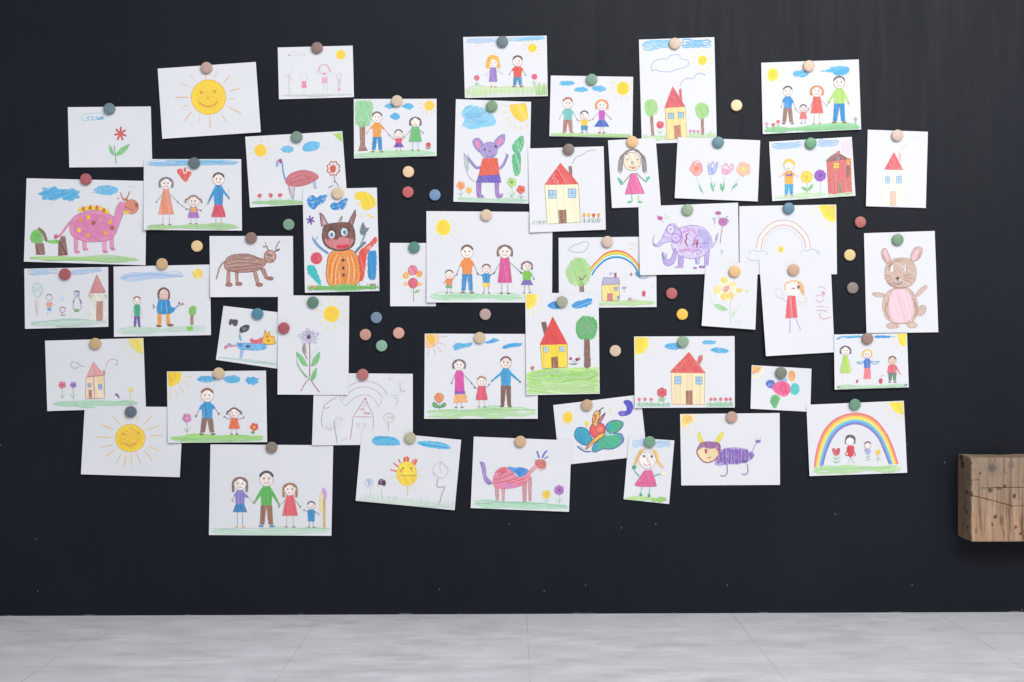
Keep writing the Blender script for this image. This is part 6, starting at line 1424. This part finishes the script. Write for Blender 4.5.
# ---- weathered timber block
def wood_material(z0, z1, x0):
    m, nt, b = new_mat('weathered_timber')
    co = coords(nt)
    sx = nt.nodes.new('ShaderNodeSeparateXYZ')
    nt.links.new(co, sx.inputs[0])
    X, Y, Z = sx.outputs
    warp = noise(nt, co, 1, 3, .5, (9, 9, 4))
    # grain lines standing upright, bending round the knot
    gx = math_node(nt, 'ADD', math_node(nt, 'ADD', X, math_node(nt, 'MULTIPLY', Y, .6)), math_node(nt, 'MULTIPLY', warp, .035))
    comb = nt.nodes.new('ShaderNodeCombineXYZ')
    nt.links.new(gx, comb.inputs[0])
    nt.links.new(math_node(nt, 'MULTIPLY', Z, .05), comb.inputs[2])
    grain = noise(nt, comb.outputs[0], 110, 3, .6)
    fibre = noise(nt, co, 1, 4, .7, (260, 260, 12))
    c = ramp(nt, grain, [(.36, WD_D), (.44, WD_M), (.66, WD_L)])
    c = mixc(nt, math_node(nt, 'MULTIPLY', fibre, .25), c, WD_D)
    grey = ramp(nt, math_node(nt, 'ADD', Z, math_node(nt, 'MULTIPLY', warp, .08)), [(.11, (0, 0, 0)), (.19, (1, 1, 1))])
    c = mixc(nt, math_node(nt, 'MULTIPLY', grey, .45), c, (.20, .165, .135))
    dirt = noise(nt, co, 26, 3, .6)
    rag = noise(nt, co, 190, 3, .7)
    wear = math_node(nt, 'MULTIPLY_ADD', math_node(nt, 'LESS_THAN', X, .0035), .45, 0)
    c = mixc(nt, wear, c, (.07, .052, .04))
    c = mixc(nt, ramp(nt, dirt, [(.62, (0, 0, 0)), (.75, (.6, .6, .6))]), c, (.06, .035, .022))

    def spot(cx, cz, rx, rz):
        dx = math_node(nt, 'DIVIDE', math_node(nt, 'SUBTRACT', X, cx), rx)
        dz = math_node(nt, 'DIVIDE', math_node(nt, 'SUBTRACT', Z, cz), rz)
        d = math_node(nt, 'ADD', math_node(nt, 'MULTIPLY', dx, dx), math_node(nt, 'MULTIPLY', dz, dz))
        d = math_node(nt, 'ADD', d, math_node(nt, 'MULTIPLY_ADD', rag, 2.6, -1.3))
        return ramp(nt, d, [(.3, (1, 1, 1)), (1.25, (0, 0, 0))])
    front = math_node(nt, 'LESS_THAN', Y, -.078)
    for cx, cz, rx, rz, col, k in SPOTS:
        c = mixc(nt, math_node(nt, 'MULTIPLY', math_node(nt, 'MULTIPLY', spot(cx, cz, rx, rz), k), front), c, col)
    side = math_node(nt, 'LESS_THAN', X, .004)
    for cy, cz, ry, rz in SIDE_SPOTS:
        dy = math_node(nt, 'DIVIDE', math_node(nt, 'SUBTRACT', Y, cy), ry)
        dz = math_node(nt, 'DIVIDE', math_node(nt, 'SUBTRACT', Z, cz), rz)
        d = math_node(nt, 'ADD', math_node(nt, 'ADD', math_node(nt, 'MULTIPLY', dy, dy), math_node(nt, 'MULTIPLY', dz, dz)), math_node(nt, 'MULTIPLY_ADD', rag, 2.6, -1.3))
        c = mixc(nt, math_node(nt, 'MULTIPLY', ramp(nt, d, [(.3, (1, 1, 1)), (1.25, (0, 0, 0))]), math_node(nt, 'MULTIPLY', side, .85)), c, (.022, .012, .01))

    # shrinkage cracks across the face
    def crack(xa, xb, za, zb, wd):
        t = math_node(nt, 'DIVIDE', math_node(nt, 'SUBTRACT', X, xa), xb - xa)
        zz = math_node(nt, 'ADD', math_node(nt, 'MULTIPLY_ADD', t, zb - za, za), math_node(nt, 'MULTIPLY_ADD', warp, .012, -.006))
        d = math_node(nt, 'LESS_THAN', math_node(nt, 'ABSOLUTE', math_node(nt, 'SUBTRACT', Z, zz)), wd)
        inside = math_node(nt, 'MULTIPLY', math_node(nt, 'GREATER_THAN', t, 0), math_node(nt, 'LESS_THAN', t, 1))
        return math_node(nt, 'MULTIPLY', math_node(nt, 'MULTIPLY', d, inside), front)
    for a in CRACKS:
        c = mixc(nt, math_node(nt, 'MULTIPLY', crack(*a), .8), c, (.03, .016, .011))
    nt.links.new(c, b.inputs['Base Color'])
    b.inputs['Roughness'].default_value = .8
    b.inputs['Specular IOR Level'].default_value = .25
    bp = node(nt, 'ShaderNodeBump', Strength=.5, Distance=.002)
    nt.links.new(math_node(nt, 'ADD', grain, fibre), bp.inputs['Height'])
    nt.links.new(bp.outputs[0], b.inputs['Normal'])
    return m


WD_D, WD_M, WD_L = (.15, .085, .052), (.36, .225, .14), (.50, .34, .23)
bx0, bzt = wall_xz((957.3, 454.3))
_, bzb = wall_xz((957.3, 536.2))
BH = bzt - bzb
PXM = U / 1.029      # one plan unit on the front face


def fpos(px, py):     # plan position on the block's front face -> block coordinates
    x, z = wall_xz((px, py), .085)
    return x - bx0, z - bzb


def zc(X, Y):         # read off the enlarged view of the block
    return fpos(940 + X * .1612, 440 + Y * .1612)


SPOTS = []
for X, Y, rx, ry, col, k in ((322, 175, 28, 30, (.085, .06, .055), .9), (322, 172, 55, 60, (.17, .14, .12), .45), (440, 155, 30, 30, (.14, .11, .095), .6), (248, 205, 10, 12, (.06, .035, .03), .8), (312, 312, 18, 20, (.06, .03, .022), .85), (400, 285, 12, 14, (.06, .03, .022), .8), (460, 348, 14, 16, (.055, .03, .025), .85),
                             (342, 475, 14, 16, (.055, .03, .025), .85), (325, 525, 10, 14, (.07, .035, .025), .7), (380, 500, 16, 40, (.10, .06, .04), .6), (470, 540, 11, 15, (.26, .03, .03), .9), (497, 580, 11, 12, (.06, .03, .025), .8), (195, 335, 14, 24, (.06, .035, .025), .85), (190, 145, 16, 14, (.07, .045, .035), .8), (225, 560, 8, 18, (.09, .06, .04), .6), (365, 300, 24, 12, (.08, .04, .03), .7)):
    a = zc(X, Y)
    SPOTS.append((a[0], a[1], rx * .1612 * PXM, ry * .1612 * PXM, col, k))
SIDE_SPOTS = []
for X, Y, r in ((140, 165, .012), (130, 120, .010), (165, 330, .007), (162, 455, .006), (165, 550, .005)):
    SIDE_SPOTS.append((-.085 * (X - 107) / 80, zc(X, Y)[1], r * 1.2, r))
CRACKS = []
for xa, ya, xb, yb, wd in ((255, 300, 900, 292, .0011), (195, 345, 450, 412, .0013), (450, 412, 900, 405, .0009), (195, 250, 245, 248, .0008)):
    a, b2 = zc(xa, ya), zc(xb, yb)
    CRACKS.append((a[0], b2[0], a[1], b2[1], wd))

WOOD = wood_material(0, BH, 0)


def wooden_block():
    import bmesh
    bm = bmesh.new()
    Wd, Dp = .62, .085
    bmesh.ops.create_cube(bm, size=1)
    for v in bm.verts:
        v.co = Vector(((v.co.x + .5) * Wd, (v.co.y - .5) * Dp, (v.co.z + .5) * BH))
    bmesh.ops.bevel(bm, geom=list(bm.edges), offset=.0035, segments=3, affect='EDGES', profile=.6)
    for axis, cuts in ((0, 30), (2, 18), (1, 6)):
        n = Vector((0, 0, 0)); n[axis] = 1
        ext = (Wd, Dp, BH)[axis]
        for i in range(1, cuts):
            co = Vector((0, 0, 0)); co[axis] = ext * i / cuts * (-1 if axis == 1 else 1)
            g = list(bm.verts) + list(bm.edges) + list(bm.faces)
            bmesh.ops.bisect_plane(bm, geom=g, plane_co=co, plane_no=n)
    rnd = random.Random(4)
    ph = [rnd.uniform(0, 6.28) for _ in range(6)]
    for v in bm.verts:
        x, y, z = v.co
        j = .0012 * (math.sin(z * 70 + ph[0]) + .6 * math.sin(z * 160 + ph[1]))
        if x < .01 and y < -.05:
            v.co.x += abs(j) * 1.6
            v.co.y += abs(.0016 * math.sin(z * 90 + ph[2]))
        if z > BH - .01:
            v.co.z += .0008 * math.sin(x * 40 + ph[3]) + .0006 * math.sin(x * 95 + ph[4])
        if x < .01 and y > -.02 and z < .012:
            v.co.z += .001
    # knocked-off upper corner
    for v in bm.verts:
        d = (v.co - Vector((0, -Dp, BH))).length
        if d < .022:
            v.co += Vector((.3, .5, -.5)) * (.022 - d) * .35
    me = bpy.data.meshes.new('timber_block')
    bm.to_mesh(me); bm.free()
    me.materials.append(WOOD)
    o = bpy.data.objects.new('timber_block', me)
    o.location = (bx0, -.0006, bzb)
    COL.objects.link(o)
    return o


tag(wooden_block(), 'thick weathered wooden block with knots and cracks fixed to the black wall', 'wooden block')


# ================================================================== daylight, added fill lamps and camera
def area(name, loc, target, sx, sy, power, col):
    l = bpy.data.lights.new(name, 'AREA')
    l.shape = 'RECTANGLE'; l.size = sx; l.size_y = sy
    l.energy = power; l.color = col
    o = bpy.data.objects.new(name, l)
    o.location = loc
    o.rotation_euler = (Vector(target) - Vector(loc)).to_track_quat('-Z', 'Y').to_euler()
    COL.objects.link(o)
    return o


area('window_daylight', (1.7, -3.5, 2.75), (.1, 0, .9), 1.5, 1.5, 105, (1, .985, .965))
area('side_daylight', (3.4, -2.4, 1.7), (.3, 0, .7), 1.4, 1.6, 18, (1, .985, .97))
area('rear_fill', (-2.6, -5.0, 2.2), (-.4, 0, .6), 3.6, 2.0, 26, (.86, .94, 1))  # broad dim fill added to even out the left of the wall
area('overhead_fill', (.2, -2.9, 3.2), (0, -1.7, 0), 2.6, 1.0, 50, (.96, .98, 1))  # unseen overhead fill, added to brighten the floor
wd = bpy.data.worlds.new('room_light')
SC.world = wd
wd.use_nodes = True
bg = wd.node_tree.nodes['Background']
bg.inputs[0].default_value = (.90, .95, 1, 1)
bg.inputs[1].default_value = .27

cam = bpy.data.cameras.new('camera')
cam.sensor_width = 36
cam.lens = 36 * D / (1024 * U)
co = bpy.data.objects.new('camera', cam)
COL.objects.link(co)
co.matrix_world = Matrix(((CR, SR, 0, 0), (0, 0, -1, -D), (-SR, CR, 0, HZ), (0, 0, 0, 1)))
SC.camera = co
